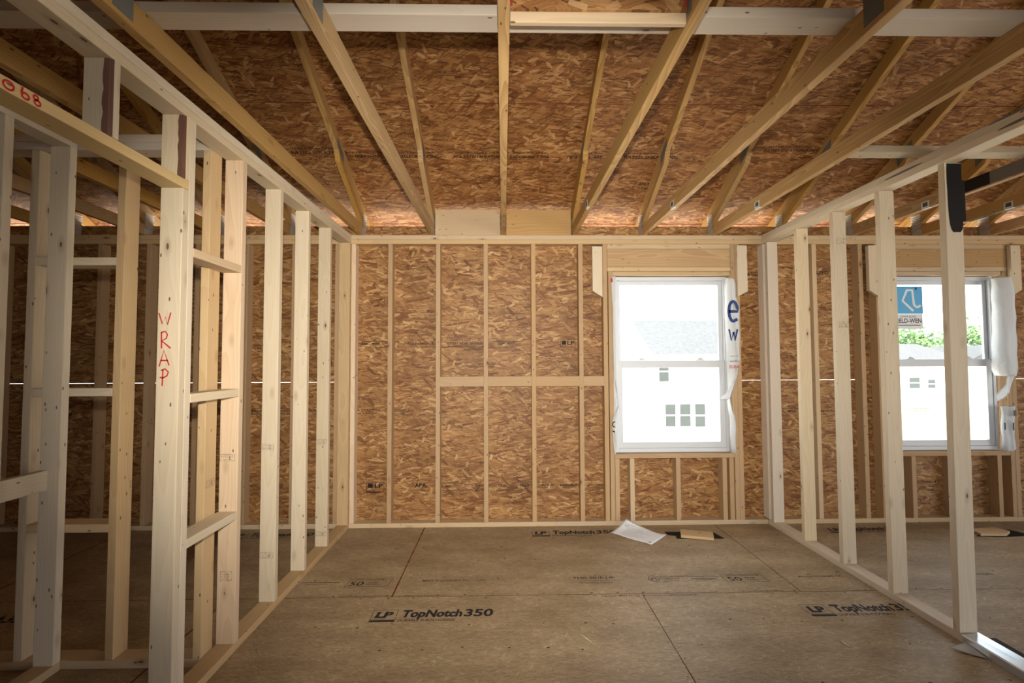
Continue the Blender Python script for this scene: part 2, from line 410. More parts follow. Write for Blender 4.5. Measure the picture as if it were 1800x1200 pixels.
# fastener heads and scuffs pressed into the panels
bm = bmesh.new()
def spot(x, y, r, e=1.0):
    vs = [bm.verts.new((x + r * e * math.cos(a), y + r * math.sin(a), .0006)) for a in [i * math.pi / 4 for i in range(8)]]
    bm.faces.new(vs)
for jy in (-.25, -.45, -.66, -.95, -1.5, -1.72, -2.0, -2.3):
    x = -1.2
    while x < 4.4:
        if random.random() < .62: spot(x + random.uniform(-.04, .04), jy + random.uniform(-.02, .02), random.uniform(.003, .006), random.uniform(1, 1.8))
        x += .20
for x in [-1.15 + .152 * i for i in range(34)]:
    for dy in (-.018, .016):
        if random.random() < .7: spot(x + random.uniform(-.02, .02), -1.19 + dy, random.uniform(.003, .0055), random.uniform(1, 2.6))
for xx in (-.637, 1.779):
    for i in range(7): spot(xx + random.choice((-.018, .018)), -.1 - .15 * i, .004)
for i in range(8): spot(.823 + random.choice((-.018, .018)), -1.3 - .13 * i, .004)
link('fastener_mark', bm, M['seam'], floor)

# printing on the subfloor
FF = lambda x, y: ((x, y, .0), (1, 0, 0), (0, 1, 0))
def logo(x, y, s=1.0, shear=.0, w=.64):
    """Maker's panel print; (x, y) is its lower left corner, w the full width."""
    bm = bmesh.new(); f = FF(x, y); k = w / .65
    frame_rect(bm, f, 0, .022 * k, .135 * k, .125 * k, .003, shear); fill_rect(bm, f, 0, 0, .135 * k, .018 * k, shear)
    put_text(bm, 'LP', f, .02 * k, .044 * k, .09 * k,     .058 * k, .05, shear + .12)
    put_text(bm, 'TopNotch', f, .158 * k, .048 * k, .325 * k, .070 * k, .042, shear + .1)
    put_text(bm, '350', f, .495 * k, .048 * k, .155 * k, .072 * k, .028, shear + .1)
    put_text(bm, 'DURABLE SUB-FLOORING', f, .150 * k, .004 * k, .30 * k, .022 * k, .012, shear + .1)
    return link('panel_print', bm, M['ink'], floor)
logo(-.722, -1.466, w=.66); logo(.228, -.232, w=.68); logo(1.672, -1.47, shear=-.1, w=.66); logo(-2.19, -.215, w=.66); logo(2.63, -.225, w=.66)
logo(-3.2, -1.466, w=.66)
def small_prints():
    bm = bmesh.new()
    def fifty(x, y, sh):
        f = FF(x, y); frame_rect(bm, f, 0, 0, .265, .11, .003, sh); put_text(bm, '50', f, .02, .018, .085, .052, .012, sh)
        put_text(bm, 'YEAR', f, .125, .048, .075, .018, .0, sh); put_text(bm, 'LIMITED WARRANTY', f, .012, .085, .23, .014, 0, sh)
        fill_rect(bm, f, .125, .024, .22, .027, sh); fill_rect(bm, f, .125, .034, .2, .0365, sh)
    fifty(-.985, -1.056, .15); fifty(1.405, -1.056, -.12)
    f = FF(-.512, -.995); put_text(bm, 'MADE IN ROXBORO, NC', f, 0, 0, .29, .022, .004, .05); put_text(bm, 'USA', f, .345, 0, .055, .022, .004)
    f = FF(1.885, -1.003); put_text(bm, 'MADE IN ROXBORO, NC', f, 0, 0, .28, .022, .004, -.05)
    f = FF(.44, -.985); put_text(bm, 'THIS SIDE UP', f, 0, 0, .265, .028, .012); put_text(bm, 'DO NOT COVER BEFORE', f, .035, -.032, .19, .012); put_text(bm, 'SEE SIDE EDGE FOR GAP', f, .03, -.062, .21, .014, .004)
    f = FF(.90, -1.05)
    strokes(bm, [arc(.055, .055, .033, .04, 0, 360, 24)], .004, f); put_text(bm, 'FS', f, .038, .035, .036, .034, .008)
    put_text(bm, 'SUSTAINABLE', f, .1, .072, .155, .018, .004); put_text(bm, 'FORESTRY', f, .1, .042, .12, .018, .0); put_text(bm, 'INITIATIVE', f, .105, .012, .1, .012)
    put_text(bm, 'Formaldehyde Emissions', f, .275, .072, .20, .016, .006); fill_rect(bm, f, .29, .045, .45, .052); fill_rect(bm, f, .31, .026, .42, .031)
    f = FF(-1.27, -1.04); fill_rect(bm, f, .0, .045, .24, .052); fill_rect(bm, f, .03, .022, .17, .027)
    f = FF(-.98, -1.184); put_text(bm, 'TONGUE SIDE SPACE ENDS 1/8 IN.', f, 0, 0, .33, .014, .006); put_text(bm, 'STAMPED FASTENER GUIDE', f, .36, 0, .29, .012, .004)
    f = FF(.58, -1.222); put_text(bm, '1/8 GAP END EDGE', f, 0, 0, .22, .014, .006); put_text(bm, 'TONGUE SIDE EDGE GLUE', f, .24, 0, .32, .014, .004)
    f = FF(1.46, -1.183); put_text(bm, 'GROOVE SIDE EDGE', f, 0, 0, .22, .013, .004)
    f = FF(2.9, -1.0); put_text(bm, 'MADE IN ROXBORO', f, 0, 0, .25, .022, .004); put_text(bm, 'USA', f, .62, 0, .1, .03, .004)
    return link('panel_print', bm, M['ink_worn'], floor)
small_prints()

# ------------------------------------------------------------------ setting: outer walls
def rect_wall(bm, axis, c0, c1, u0, u1, z0, z1, holes, gaps=()):
    """Sheathing slab with openings; every hole is (u0, z0, u1, z1)."""
    us = sorted({u0, u1, *[h[0] for h in holes], *[h[2] for h in holes]}); zs = sorted({z0, z1, *[h[1] for h in holes], *[h[3] for h in holes]})
    us = [u for u in us if u0 <= u <= u1]; zs = [z for z in zs if z0 <= z <= z1]
    for i in range(len(us) - 1):
        for j in range(len(zs) - 1):
            cu, cz = (us[i] + us[i + 1]) / 2, (zs[j] + zs[j + 1]) / 2
            if any(h[0] < cu < h[2] and h[1] < cz < h[3] for h in holes): continue
            if axis == 'X': add_box(bm, (us[i], c0, zs[j]), (us[i + 1], c1, zs[j + 1]))
            else: add_box(bm, (c0, us[i], zs[j]), (c1, us[i + 1], zs[j + 1]))
WIN = [(.946, 1.967), (3.315, 4.358)]
WZ0, WZ1 = .594, 2.118
holes = [(WIN[0][0], WZ0, WIN[0][1], WZ1), (WIN[1][0], WZ0, WIN[1][1], WZ1)]
gapz = (1.2095, 1.2125)
holes += [(X0, gapz[0], -1.40, gapz[1]), (2.045, gapz[0], 3.16, gapz[1]), (4.42, gapz[0], X1, gapz[1])]
bm = bmesh.new(); rect_wall(bm, 'X', YB, YB + .011, X0, X1, -.02, 2.566, holes)
wall_back = structure(link('wall_back', bm, M['osb_wall']))
bm = bmesh.new(); rect_wall(bm, 'Y', X0 - .011, X0, YR, YB + .011, -.02, 2.73, [(-7.5, .6, -6.2, 2.1)])
prism(bm, [(X0 - .011, YR, 2.73), (X0 - .011, YB, 2.73), (X0 - .011, -5.0, 5.2)], (1, 0, 0), .011)
structure(link('wall_left', bm, M['osb_wall']))
bm = bmesh.new(); rect_wall(bm, 'Y', X1, X1 + .011, YR, YB + .011, -.02, 2.73, [(-4.6, .04, -1.9, 2.1)])  # out-of-view opening, enlarged to let in daylight that brightens the right floor
prism(bm, [(X1, YR, 2.73), (X1, YB, 2.73), (X1, -5.0, 5.2)], (1, 0, 0), .011)
structure(link('wall_right', bm, M['osb_wall']))
bm = bmesh.new(); rect_wall(bm, 'X', -7.011, -7.0, X0, X1, .0005, 4.2, [(.9, .02, 4.3, 2.3)])  # unseen wall set close behind the camera, wide opening added for fill daylight
structure(link('wall_rear', bm, M['osb_wall']))

# panel joint, and printing on the back wall sheathing
bm = bmesh.new()
bm.faces.new([bm.verts.new(p) for p in ((-1.30, YB - .0006, 1.2085), (.95, YB - .0006, 1.2085), (.95, YB - .0006, 1.2125), (-1.30, YB - .0006, 1.2125))])
link('panel_seam', bm, M['seam_red'], wall_back)
WF = lambda x, z: ((x, YB, z), (1, 0, 0), (0, 0, 1))
bm = bmesh.new()
def wall_row(x, z, logo_first=True):
    f = WF(x, z)
    if logo_first:
        frame_rect(bm, f, 0, -.03, .15, .05, .003); fill_rect(bm, f, .012, .004, .055, .042); put_text(bm, 'LP', f, .07, .006, .07, .032, .03)
        fill_rect(bm, f, 0, -.036, .12, -.028); put_text(bm, 'OSB', f, .165, .008, .07, .028, .02)
        put_text(bm, 'APA', f, .41, .006, .10, .035, .03); put_text(bm, 'EXPOSURE 1', f, .36, -.025, .16, .012, .006)
    put_text(bm, 'THE ENGINEERED WOOD', f, .62, .032, .21, .011, .006); put_text(bm, 'HL-405', f, .62, .004, .10, .018, .014)
    put_text(bm, 'SPACE PANELS 1/8 IN.', f, .93, .006, .27, .018, .014); put_text(bm, 'STRENGTH AXIS THIS DIRECTION', f, .62, -.03, .55, .009, .004)
    put_text(bm, 'SIZED FOR SPACING', f, 1.31, .006, .29, .018, .014); put_text(bm, 'RATED SHEATHING', f, 1.27, .034, .27, .011, .004)
    put_text(bm, 'EXPOSURE 1', f, 1.66, .006, .19, .018, .014); put_text(bm, 'SHEATHING SPAN', f, 1.90, .006, .20, .018, .012); put_text(bm, 'MILL 405', f, 1.95, -.02, .1, .009)
wall_row(-1.17, .305); wall_row(2.62, .305, False); wall_row(-3.9, .93)
def wall_row2(x, z):
    f = WF(x, z)
    put_text(bm, 'HL-405', f, 0, 0, .16, .018, .014); fill_rect(bm, f, 0, .026, .32, .030); put_text(bm, 'SPACE PANELS 1/8', f, .36, 0, .26, .018, .014)
    put_text(bm, 'SIZED FOR SPACING', f, .73, 0, .36, .018, .014); put_text(bm, 'STRENGTH AXIS THIS DIRECTION', f, .40, -.024, .40, .009, .004); put_text(bm, 'PRODUCER RATED', f, .75, -.024, .3, .010, .004)
    fill_rect(bm, f, 1.13, .024, 1.35, .028)
    put_text(bm, 'EXPOSURE 1', f, 1.18, 0, .16, .018, .012); put_text(bm, 'INTERIOR', f, 1.17, -.03, .14, .012, .004)
wall_row2(-1.22, 1.532); wall_row2(-2.15, .96); wall_row2(-3.4, 1.50); wall_row2(2.4, .93)
f = WF(.50, 1.505); frame_rect(bm, f, 0, 0, .13, .065, .003); fill_rect(bm, f, .012, .022, .05, .056); put_text(bm, 'LP', f, .06, .022, .06, .032, .03)
f = WF(2.05, 2.13); put_text(bm, 'APA RATED', f, 0, 0, .2, .03, .02); put_text(bm, 'SHEATHING', f, 0, -.04, .2, .018, .012); f = WF(2.4, 2.14); frame_rect(bm, f, 0, -.03, .15, .06, .003); put_text(bm, 'HL-405 SIZED FOR', f, .18, 0, .42, .03, .02)
link('panel_print', bm, M['ink_worn'], wall_back)

# ------------------------------------------------------------------ setting: roof deck over the room
SL = .5; ZD = 2.73        # deck underside: z = ZD - SL * y
ef = .500                 # eave line
nrm = Vector((0, SL, 1)).normalized()
def dz(y): return ZD - SL * y
bm = bmesh.new(); th = .012
def slab(y0, y1, z0, z1):
    add = nrm * th if y0 > y1 else Vector((0, -nrm.y, nrm.z)) * th
    a = [Vector((x, y, z)) for x, y, z in ((X0 - .2, y0, z0), (X1 + .2, y0, z0), (X1 + .2, y1, z1), (X0 - .2, y1, z1))]
    lo = [bm.verts.new(p) for p in a]; hi = [bm.verts.new(p + add) for p in a]
    bm.faces.new(lo); bm.faces.new(hi[::-1])
    for i in range(4): bm.faces.new((lo[i], hi[i], hi[(i + 1) % 4], lo[(i + 1) % 4]))
rows = [ef, -.852, -1.942, -3.033, -4.123, -5.0]
for a, b in zip(rows, rows[1:]): slab(a, b + .0008, dz(a), dz(b + .0008))
for a, b in ((-10.3, -7.6), (-7.6, -5.0)): slab(a, b - .0005, ZD + SL * (a + 10), ZD + SL * (b - .0005 + 10))
bmesh.ops.recalc_face_normals(bm, faces=bm.faces)
ceiling = structure(link('ceiling', bm, M['osb_deck']))
bm = bmesh.new()
for y in rows[1:3]:
    for k in range(80):
        xa = X0 + k * (X1 - X0) / 80; xb = X0 + (k + 1) * (X1 - X0) / 80; w = random.uniform(.0012, .0045)
        bm.faces.new([bm.verts.new(Vector((x, yy, dz(yy))) - nrm * .0006) for x, yy in ((xa, y - w), (xb, y - w), (xb, y + w), (xa, y + w))])
link('panel_seam', bm, M['seam_red'], ceiling)
sv = Vector((0, -1, SL)).normalized()
DF = lambda x, y: ((x, y, dz(y)), (1, 0, 0), tuple(sv))
bm = bmesh.new()
def deck_row(x, y):
    f = DF(x, y)
    for i, (a, w) in enumerate((('RATED SHEATHING 24/16', .44), ('SIZED FOR SPACING', .33), ('APA RATED SHEATHING', .40), ('EXPOSURE 1 7/16', .3), ('PS 2 MILL 405', .27), ('RATED SHEATHING', .42))):
        put_text(bm, a, f, i * .44, 0, w, .026, .02, .08); put_text(bm, 'SPACE PANELS 1/8 IN.', f, i * .44 + .02, .042, w * .9, .014, .012, .1)
deck_row(-1.26, -.44); deck_row(2.0, -.50); deck_row(-3.8, -.47)
f = DF(1.12, -.16); put_text(bm, 'APA RATED', f, 0, .045, .17, .03, .02); put_text(bm, 'SHEATHING', f, 0, 0, .17, .022, .012)
link('panel_print', bm, M['ink_worn'], ceiling)
bm = bmesh.new()
for yv in (.214,): bm.faces.new([bm.verts.new(Vector((x, yy, dz(yy))) - nrm * .0006) for x, yy in ((X0, yv - .004), (X1, yv - .004), (X1, yv + .003), (X0, yv + .003))])
link('panel_seam', bm, M['seam_red'], ceiling)
# fascia board closing the rafter tails
bm = bmesh.new(); add_box(bm, (X0 - .2, ef, dz(ef) - .05), (X1 + .2, ef + .038, dz(ef) - .0015), .001)
structure(link('trim_1', bm, M['plate']))

# ------------------------------------------------------------------ back wall framing
def stud(name, xc, lab, mat='framing', z0=T, z1=2.390, y0=0.0, d=W, cat='stud', group=None):
    return board(name, (xc - T / 2, y0, z0), (xc + T / 2, y0 + d, z1), 'Z', M[mat], lab, cat, group)
ORD = ['first', 'second', 'third', 'fourth', 'fifth', 'sixth', 'seventh', 'eighth', 'ninth']
for a, b, lab in ((-5.28, -1.11, 'pale floor plate along the back wall of the left room'), (-1.11, .44, 'pale floor plate at the foot of the back wall, left half of the middle room'),
                  (.44, 2.241, 'pale floor plate at the foot of the back wall under the middle window'), (2.332, 6.38, 'floor plate along the back wall of the right room')):
    board('sole_plate', (a, 0, 0), (b, YB - .001, T), 'X', M['plate'], lab, 'floor plate')
for a, b, lab in ((-5.28, -1.1, 'lower board of the doubled top plate, back wall of the left room'), (-1.1, 1.43, 'lower board of the doubled top plate over the middle back wall studs'), (1.43, 6.38, 'lower board of the doubled top plate running over both windows')):
    board('top_plate', (a, 0, 2.390), (b, YB - .001, 2.428), 'X', M['plate'], lab, 'top plate')
for a, b, lab in ((-5.28, XL - W / 2, 'upper board of the doubled top plate, back wall of the left room'), (XL - W / 2, 2.28, 'upper board of the doubled top plate under the truss heels, middle room'), (2.28, 6.38, 'upper board of the doubled top plate, back wall of the right room')):
    board('top_plate', (a, 0, 2.428), (b, YB - .001, 2.466), 'X', M['plate'], lab, 'top plate')
g = 'back wall studs'
for i, xc in enumerate((-1.77, -2.177, -2.583, -2.99, -3.396, -3.803, -4.209)):
    stud('wall_stud', xc, f'brown back wall stud in the left room, {ORD[i]} left of the left partition', group=g)
stud('wall_stud', -1.406, 'backing stud on the back wall behind the end of the left partition', group=g)
stud('wall_stud', -1.269, 'pinkish corner stud on the back wall tight against the left partition', 'pinkstud', group=g)
labs = ['thin stud on the back wall with a dark gap along its right edge', 'back wall stud at the left end of the row of flat blocks', 'back wall stud in the middle of the blank wall, between two flat blocks',
        'back wall stud, fourth right of the pinkish corner stud', 'back wall stud nearest the left side of the middle window']
for i, k in enumerate(range(-2, 3)):
    stud('wall_stud', -.145 + .4064 * k, labs[i], group=g)
stud('king_stud', .879, 'king stud at the left side of the middle window', group=g)
stud('trimmer_stud', .924, 'trimmer stud under the left end of the middle window header', z1=2.153)
stud('king_stud', 1.986, 'king stud at the right side of the middle window, right of its wrap flap', group=g)
stud('wall_stud', 2.0245, 'stud doubled onto the right king stud of the middle window', group=g)
stud('wall_stud', 2.269, 'narrow whitish stud on the back wall behind the right partition end', 'white', y0=.001, d=W - .002, group=g)
for xc, lab in ((2.70, 'yellowish back wall stud in the right room, first right of the partition'), (3.106, 'brown back wall stud in the right room, left of the curtain block')):
    stud('wall_stud', xc, lab, 'tanstud' if xc < 3 else 'framing', group=g)
stud('king_stud', 3.254, 'king stud at the left side of the right room window', group=g)
stud('trimmer_stud', 3.2945, 'trimmer stud under the left end of the right room window header', z1=2.153)
stud('trimmer_stud', 4.379, 'trimmer stud at the right side of the right room window, beside its torn wrap', z1=2.153)
stud('king_stud', 4.419, 'king stud at the far right of the right room window', group=g)
for xc in (4.73, 5.14): stud('wall_stud', xc, 'brown back wall stud beyond the right room window at the picture edge' if xc < 5 else 'last brown back wall stud, hard right, beyond the right window', group=g)
# noggins
xs = [-.552, -.145, .261, .668]; ends = xs[1:] + [.879]
for i, (a, b) in enumerate(zip(xs, ends)):
    o = board('flat_block', (a + T / 2 - .001, 0, 1.170), (b - T / 2 + .001, T, 1.257), 'X', M['framing'], f'flat nailing block on the back wall, {ORD[i]} from the left in the row of four', 'block', 'row of flat blocks on the back wall')
# window openings
def opening(w, xl, xr, header_l, header_r, cripples, where):
    board('head_filler', (header_l, 0, 2.347), (header_r, W, 2.389), 'X', M['plate'], f'thin filler board above the header of the {where} window', 'filler')
    board('window_header', (header_l, 0, 2.191), (header_r, W, 2.346), 'X', M['header'], f'wide grained header board above the {where} window', 'header')
    board('head_plate', (header_l, 0, 2.153), (header_r, W, 2.190), 'X', M['plate'], f'flat board under the header of the {where} window', 'plate')
    board('head_buck', (xl + .002, .012, 2.118), (xr - .002, W, 2.152), 'X', M['plate'], f'set-back board right above the frame of the {where} window', 'buck')
    board('rough_sill', (xl, 0, .558), (xr, W, .595), 'X', M['framing'], f'flat rough sill board right under the {where} window', 'sill', bev=.002)
    for xc, lab in cripples: stud('cripple_stud', xc, lab, z1=.558, group='short studs under the windows', mat='tanstud' if 'yellowish' in lab else 'framing')
opening(1, .944, 1.967, .899, 1.966, ((.964, 'short stud under the middle window, tight against the left trimmer'), (1.090, 'yellowish short stud under the left part of the middle window'),
        (1.482, 'short stud under the centre of the middle window'), (1.879, 'short stud under the right part of the middle window'), (1.939, 'short stud doubled under the right end of the middle window sill')), 'middle')
opening(2, 3.314, 4.359, 3.274, 4.399, ((3.511, 'short stud under the left part of the right room window'), (3.854, 'short stud under the centre of the right room window'), (4.26, 'short stud under the right end of the right room window')), 'right room')
def curtain_block(x0, x1, y0, lo_l, lo_r, lab):
    bm = bmesh.new(); prism(bm, [(x0, y0, lo_l), (x1, y0, lo_r), (x1, y0, 2.37), (x0, y0, 2.37)], (0, 1, 0), T - .001)
    es = list(bm.edges); bmesh.ops.bevel(bm, geom=es, offset=.003, segments=2, profile=.6, affect='EDGES')
    bmesh.ops.translate(bm, vec=(-(x0 + x1) / 2, -y0, -lo_l), verts=bm.verts)
    o = link('curtain_block', bm, M['stud']); o.location = ((x0 + x1) / 2, y0, lo_l); tag(o, lab, 'block', 'white curtain rod blocks')
curtain_block(.770, .857, 0.0, 1.984, 1.930, 'white block with a slanted foot, left of the middle window head')
curtain_block(2.009, 2.095, -T - .0005, 1.928, 1.973, 'white block with a slanted foot, right of the middle window head')
curtain_block(3.150, 3.237, -T - .0005, 1.98, 1.925, 'whitish block with a slanted foot, left of the right room window head')
curtain_block(4.400, 4.487, -T - .0005, 1.93, 1.985, 'block with a slanted foot, right of the right room window head')
# bent nail left sticking out
bm = bmesh.new(); a, b = Vector((-1.252, -.035, 1.251)), Vector((-1.215, .012, 1.292)); d = (b - a).normalized(); s = d.orthogonal().normalized(); t_ = d.cross(s)
ring = lambda p, r: [bm.verts.new(p + (s * math.cos(i * math.pi / 3) + t_ * math.sin(i * math.pi / 3)) * r) for i in range(6)]
prev = None
for p, r in ((a, .005), (a + d * .002, .005), (a + d * .002, .0019), (b, .0019)):
    c = ring(p, r)
    if prev:
        for i in range(6): bm.faces.new((prev[i], prev[(i + 1) % 6], c[(i + 1) % 6], c[i]))
    else: bm.faces.new(c[::-1])
    prev = c
bm.faces.new(prev)
tag(link('nail', bm, M['metal']), 'long nail poking out beside the pinkish corner stud', 'nail')

# ------------------------------------------------------------------ windows
def ring_frame(bm, x0, x1, z0, z1, y0, y1, l, r, b, t, bev=.002):
    add_box(bm, (x0, y0, z0), (x0 + l, y1, z1), bev); add_box(bm, (x1 - r, y0, z0), (x1, y1, z1), bev)
    add_box(bm, (x0 + l, y0, z0), (x1 - r, y1, z0 + b), bev); add_box(bm, (x0 + l, y0, z1 - t), (x1 - r, y1, z1), bev)
def window(n, x0, x1):
    z0, z1 = .598, 2.112
    bm = bmesh.new(); ring_frame(bm, x0, x1, z0, z1, .056, .125, .026, .026, .035, .030)
    ring_frame(bm, x0 + .026, x1 - .026, z0 + .035, z1 - .03, .100, .122, .012, .012, .012, .012)
    ring_frame(bm, x0 - .016, x1 + .014, z0 - .002, z1 + .005, .112, .116, .02, .02, .02, .02, 0)
    root = structure(link(f'window_{n}', bm, M['vinyl']))
    bm = bmesh.new(); ring_frame(bm, x0 + .027, x1 - .027, 1.322, z1 - .031, .090, .112, .032, .034, .060, .034)
    up_ = link('upper_sash', bm, M['vinyl'], root)
    bm = bmesh.new(); add_box(bm, (x0 + .058, .099, 1.38), (x1 - .06, .103, z1 - .064)); link('pane', bm, M['glass'], up_)
    bm = bmesh.new(); ring_frame(bm, x0 + .027, x1 - .027, z0 + .036, 1.386, .064, .0885, .040, .048, .050, .062)
    lo_ = link('lower_sash', bm, M['vinyl'], root)
    bm = bmesh.new(); add_box(bm, (x0 + .066, .073, z0 + .085), (x1 - .074, .077, 1.325)); link('pane', bm, M['glass'], lo_)
    for fx in (.24, .76):
        x = x0 + (x1 - x0) * fx; bm = bmesh.new(); add_box(bm, (x - .034, .058, 1.387), (x + .034, .088, 1.396), .003)
        prism(bm, [(x - .022, .060, 1.396), (x + .022, .060, 1.396), (x + .010, .060, 1.410), (x - .014, .060, 1.410)], (0, 1, 0), .022)
        link('sash_lock', bm, M['vinyl'], lo_)
    return root
window(1, .966, 1.952); w2 = window(2, 3.335, 4.321)

def film(name, left, right, y, lab, parent=None, bulge=.018, n=8, seed=1, tuck=0, dx=0.0):
    rnd = random.Random(seed); bm = bmesh.new(); rows_ = []
    # resample rows so the folds stay soft
    L, R = [], []
    for i in range(len(left) - 1):
        for k in range(5):
            t = k / 5; L.append([a + (b - a) * t for a, b in zip(left[i], left[i + 1])]); R.append([a + (b - a) * t for a, b in zip(right[i], right[i + 1])])
    L.append(left[-1]); R.append(right[-1])
    ph = rnd.uniform(0, 6)
    for (xl, zl), (xr, zr) in zip(L, R):
        row = []
        for j in range(n + 1):
            t = j / n; x = xl + (xr - xl) * t + dx; z = zl + (zr - zl) * t
            w = abs(xr - xl)
            yy = y - bulge * math.sin(math.pi * t) * min(1, w / .06) - .010 * math.sin(t * 9 + z * 3 + ph) * min(1, w / .08) - .004 * math.sin(z * 31 + ph + t * 3)
            if tuck: yy += (.012 - y) * ((1 - t) if tuck > 0 else t) ** (4 if tuck > 0 else 9)
            row.append(bm.verts.new((x, yy, z)))
        rows_.append(row)
    for a, b in zip(rows_, rows_[1:]):
        for j in range(n):
            f = bm.faces.new((a[j], a[j + 1], b[j + 1], b[j])); f.smooth = True
    bmesh.ops.recalc_face_normals(bm, faces=bm.faces)
    o = link(name, bm, M['film'], parent); s = o.modifiers.new('thickness', 'SOLIDIFY'); s.thickness = .0008
    if lab: tag(o, lab, 'housewrap')
    return o
def lobe(name, pts, y, parent, wave=.012, dx=0.0):
    """Loose torn tongue of film: outline given in order, split down its middle."""
    n = len(pts) // 2
    return film(name, pts[:n], pts[::-1][:n], y, None, parent, bulge=wave, n=5, seed=5, dx=dx)
w1l = [(1.935, 2.093), (1.934, 2.078), (1.933, 2.039), (1.931, 1.925), (1.929, 1.86), (1.933, 1.595), (1.934, 1.4), (1.936, 1.268), (1.938, 1.156), (1.931, 1.074), (1.93, 1.03), (1.938, 0.952), (1.942, 0.914), (1.945, 0.841), (1.944, 0.600)]
w1r = [(1.964, 2.093), (2.000, 2.078), (2.004, 2.038), (2.006, 1.925), (2.033, 1.86), (2.032, 1.595), (2.032, 1.399), (2.014, 1.268), (1.977, 1.156), (1.946, 1.073), (1.945, 1.03), (1.963, 0.952), (1.986, 0.913), (1.99, 0.841), (1.984, 0.600)]
f1 = film('housewrap_flap', w1l, w1r, -.020, 'white housewrap flap with large blue letters, right side of the middle window', seed=2, tuck=1, dx=-.013)
lobe('torn_tongue', [(1.855, 1.061), (1.861, 1.08), (1.9, 1.109), (1.941, 1.176), (2.000, 1.290), (2.007, 1.278), (1.97, 1.157), (1.934, 1.06), (1.88, 1.051), (1.858, 1.056)], -.036, f1, dx=-.016)
w1l = [(0.934, 2.106), (0.921, 2.061), (0.931, 1.82), (0.93, 1.355), (0.938, 1.233), (0.956, 1.112), (0.964, 1.006), (0.944, 0.957), (0.924, 0.895), (0.918, 0.822), (0.926, 0.702), (0.934, 0.600)]
w1r = [(0.964, 2.106), (0.963, 2.061), (0.96, 1.82), (0.958, 1.355), (0.961, 1.233), (0.972, 1.112), (0.984, 1.005), (0.973, 0.957), (0.963, 0.894), (0.962, 0.822), (0.96, 0.702), (0.949, 0.600)]
f2 = film('housewrap_flap', w1l, w1r, -.027, 'narrow white housewrap flap along the left side of the middle window', bulge=.008, seed=3, tuck=-1, dx=.003)
w2l = [(4.317, 2.091), (4.319, 2.026), (4.317, 1.886), (4.32, 1.737), (4.312, 1.439), (4.31, 1.291), (4.330, 1.242)]
w2r = [(4.438, 2.091), (4.456, 2.025), (4.459, 1.886), (4.457, 1.736), (4.453, 1.439), (4.446, 1.291), (4.438, 1.241)]
f3 = film('housewrap_flap', w2l, w2r, -.058, 'folded white housewrap hanging at the upper right of the right room window', bulge=.03, seed=4, tuck=1, dx=-.064)
lobe('torn_tongue', [(4.244, 1.072), (4.281, 1.115), (4.339, 1.174), (4.364, 1.262), (4.423, 1.257), (4.37, 1.095), (4.303, 1.047), (4.257, 1.028)], -.064, f3, dx=-.066)
w2l = [(4.315, 0.982), (4.318, 0.923), (4.314, 0.85), (4.315, 0.767), (4.315, 0.655), (4.318, 0.621), (4.327, 0.594)]
w2r = [(4.436, 0.981), (4.428, 0.923), (4.409, 0.849), (4.41, 0.766), (4.41, 0.654), (4.408, 0.62), (4.382, 0.600)]
f4 = film('housewrap_flap', w2l, w2r, -.014, 'torn white housewrap scrap at the lower right of the right room window', bulge=.02, seed=6, tuck=1, dx=-.026)
# printing on the wrap
def on_film(parent, items, y, mat='navy', dx=0.0):
    bm = bmesh.new()
    for fn in items: fn(bm, ((dx, y, 0), (1, 0, 0), (0, 0, 1)))
    return link('wrap_print', bm, M[mat], parent)
def e_letter(b, f):
    strokes(b, [[(1.946, 1.800)] + [(2.020, 1.800)] + arc(1.983, 1.800, .037, .085, 0, 270, 16)[1:] + [(2.018, 1.735)]], .026, f, .0)
def w_letter(b, f):
    strokes(b, [[(1.944, 1.648), (1.962, 1.552), (1.982, 1.625)], [(1.982, 1.625), (1.992, 1.552), (2.016, 1.648)]], .016, f, .0)
on_film(f1, [e_letter, w_letter], -.050, dx=-.025)
on_film(f1, [lambda b, f: put_text(b, 'om/ho', f, 1.945, 1.370, .078, .018, .01), lambda b, f: fill_rect(b, f, 1.945, 1.418, 2.02, 1.421)], -.050, 'tagink', -.025)
on_film(f1, [lambda b, f: put_text(b, 'EUSA', f, 1.940, 1.318, .085, .026, .012)], -.050, 'red', -.025)
on_film(f2, [lambda b, f: strokes(b, [arc(.945, .850, .014, .022, 60, 300, 10)], .008, f, .0), lambda b, f: strokes(b, [[(.930, .795), (.952, .786)]], .012, f, .0)], -.038, 'felt', -.011)
on_film(f2, [lambda b, f: fill_rect(b, f, .928, 2.052, .944, 2.086)], -.036, 'red', -.010)
on_film(f4, [lambda b, f: fill_rect(b, f, 4.398, .90, 4.424, .95)], -.052, 'greypaint', -.055)
on_film(f4, [lambda b, f: fill_rect(b, f, 4.317, .785, 4.327, .845)], -.050, 'felt', -.055)
on_film(f4, [lambda b, f: fill_rect(b, f, 4.392, .78, 4.402, .845)], -.050, 'felt', -.055)
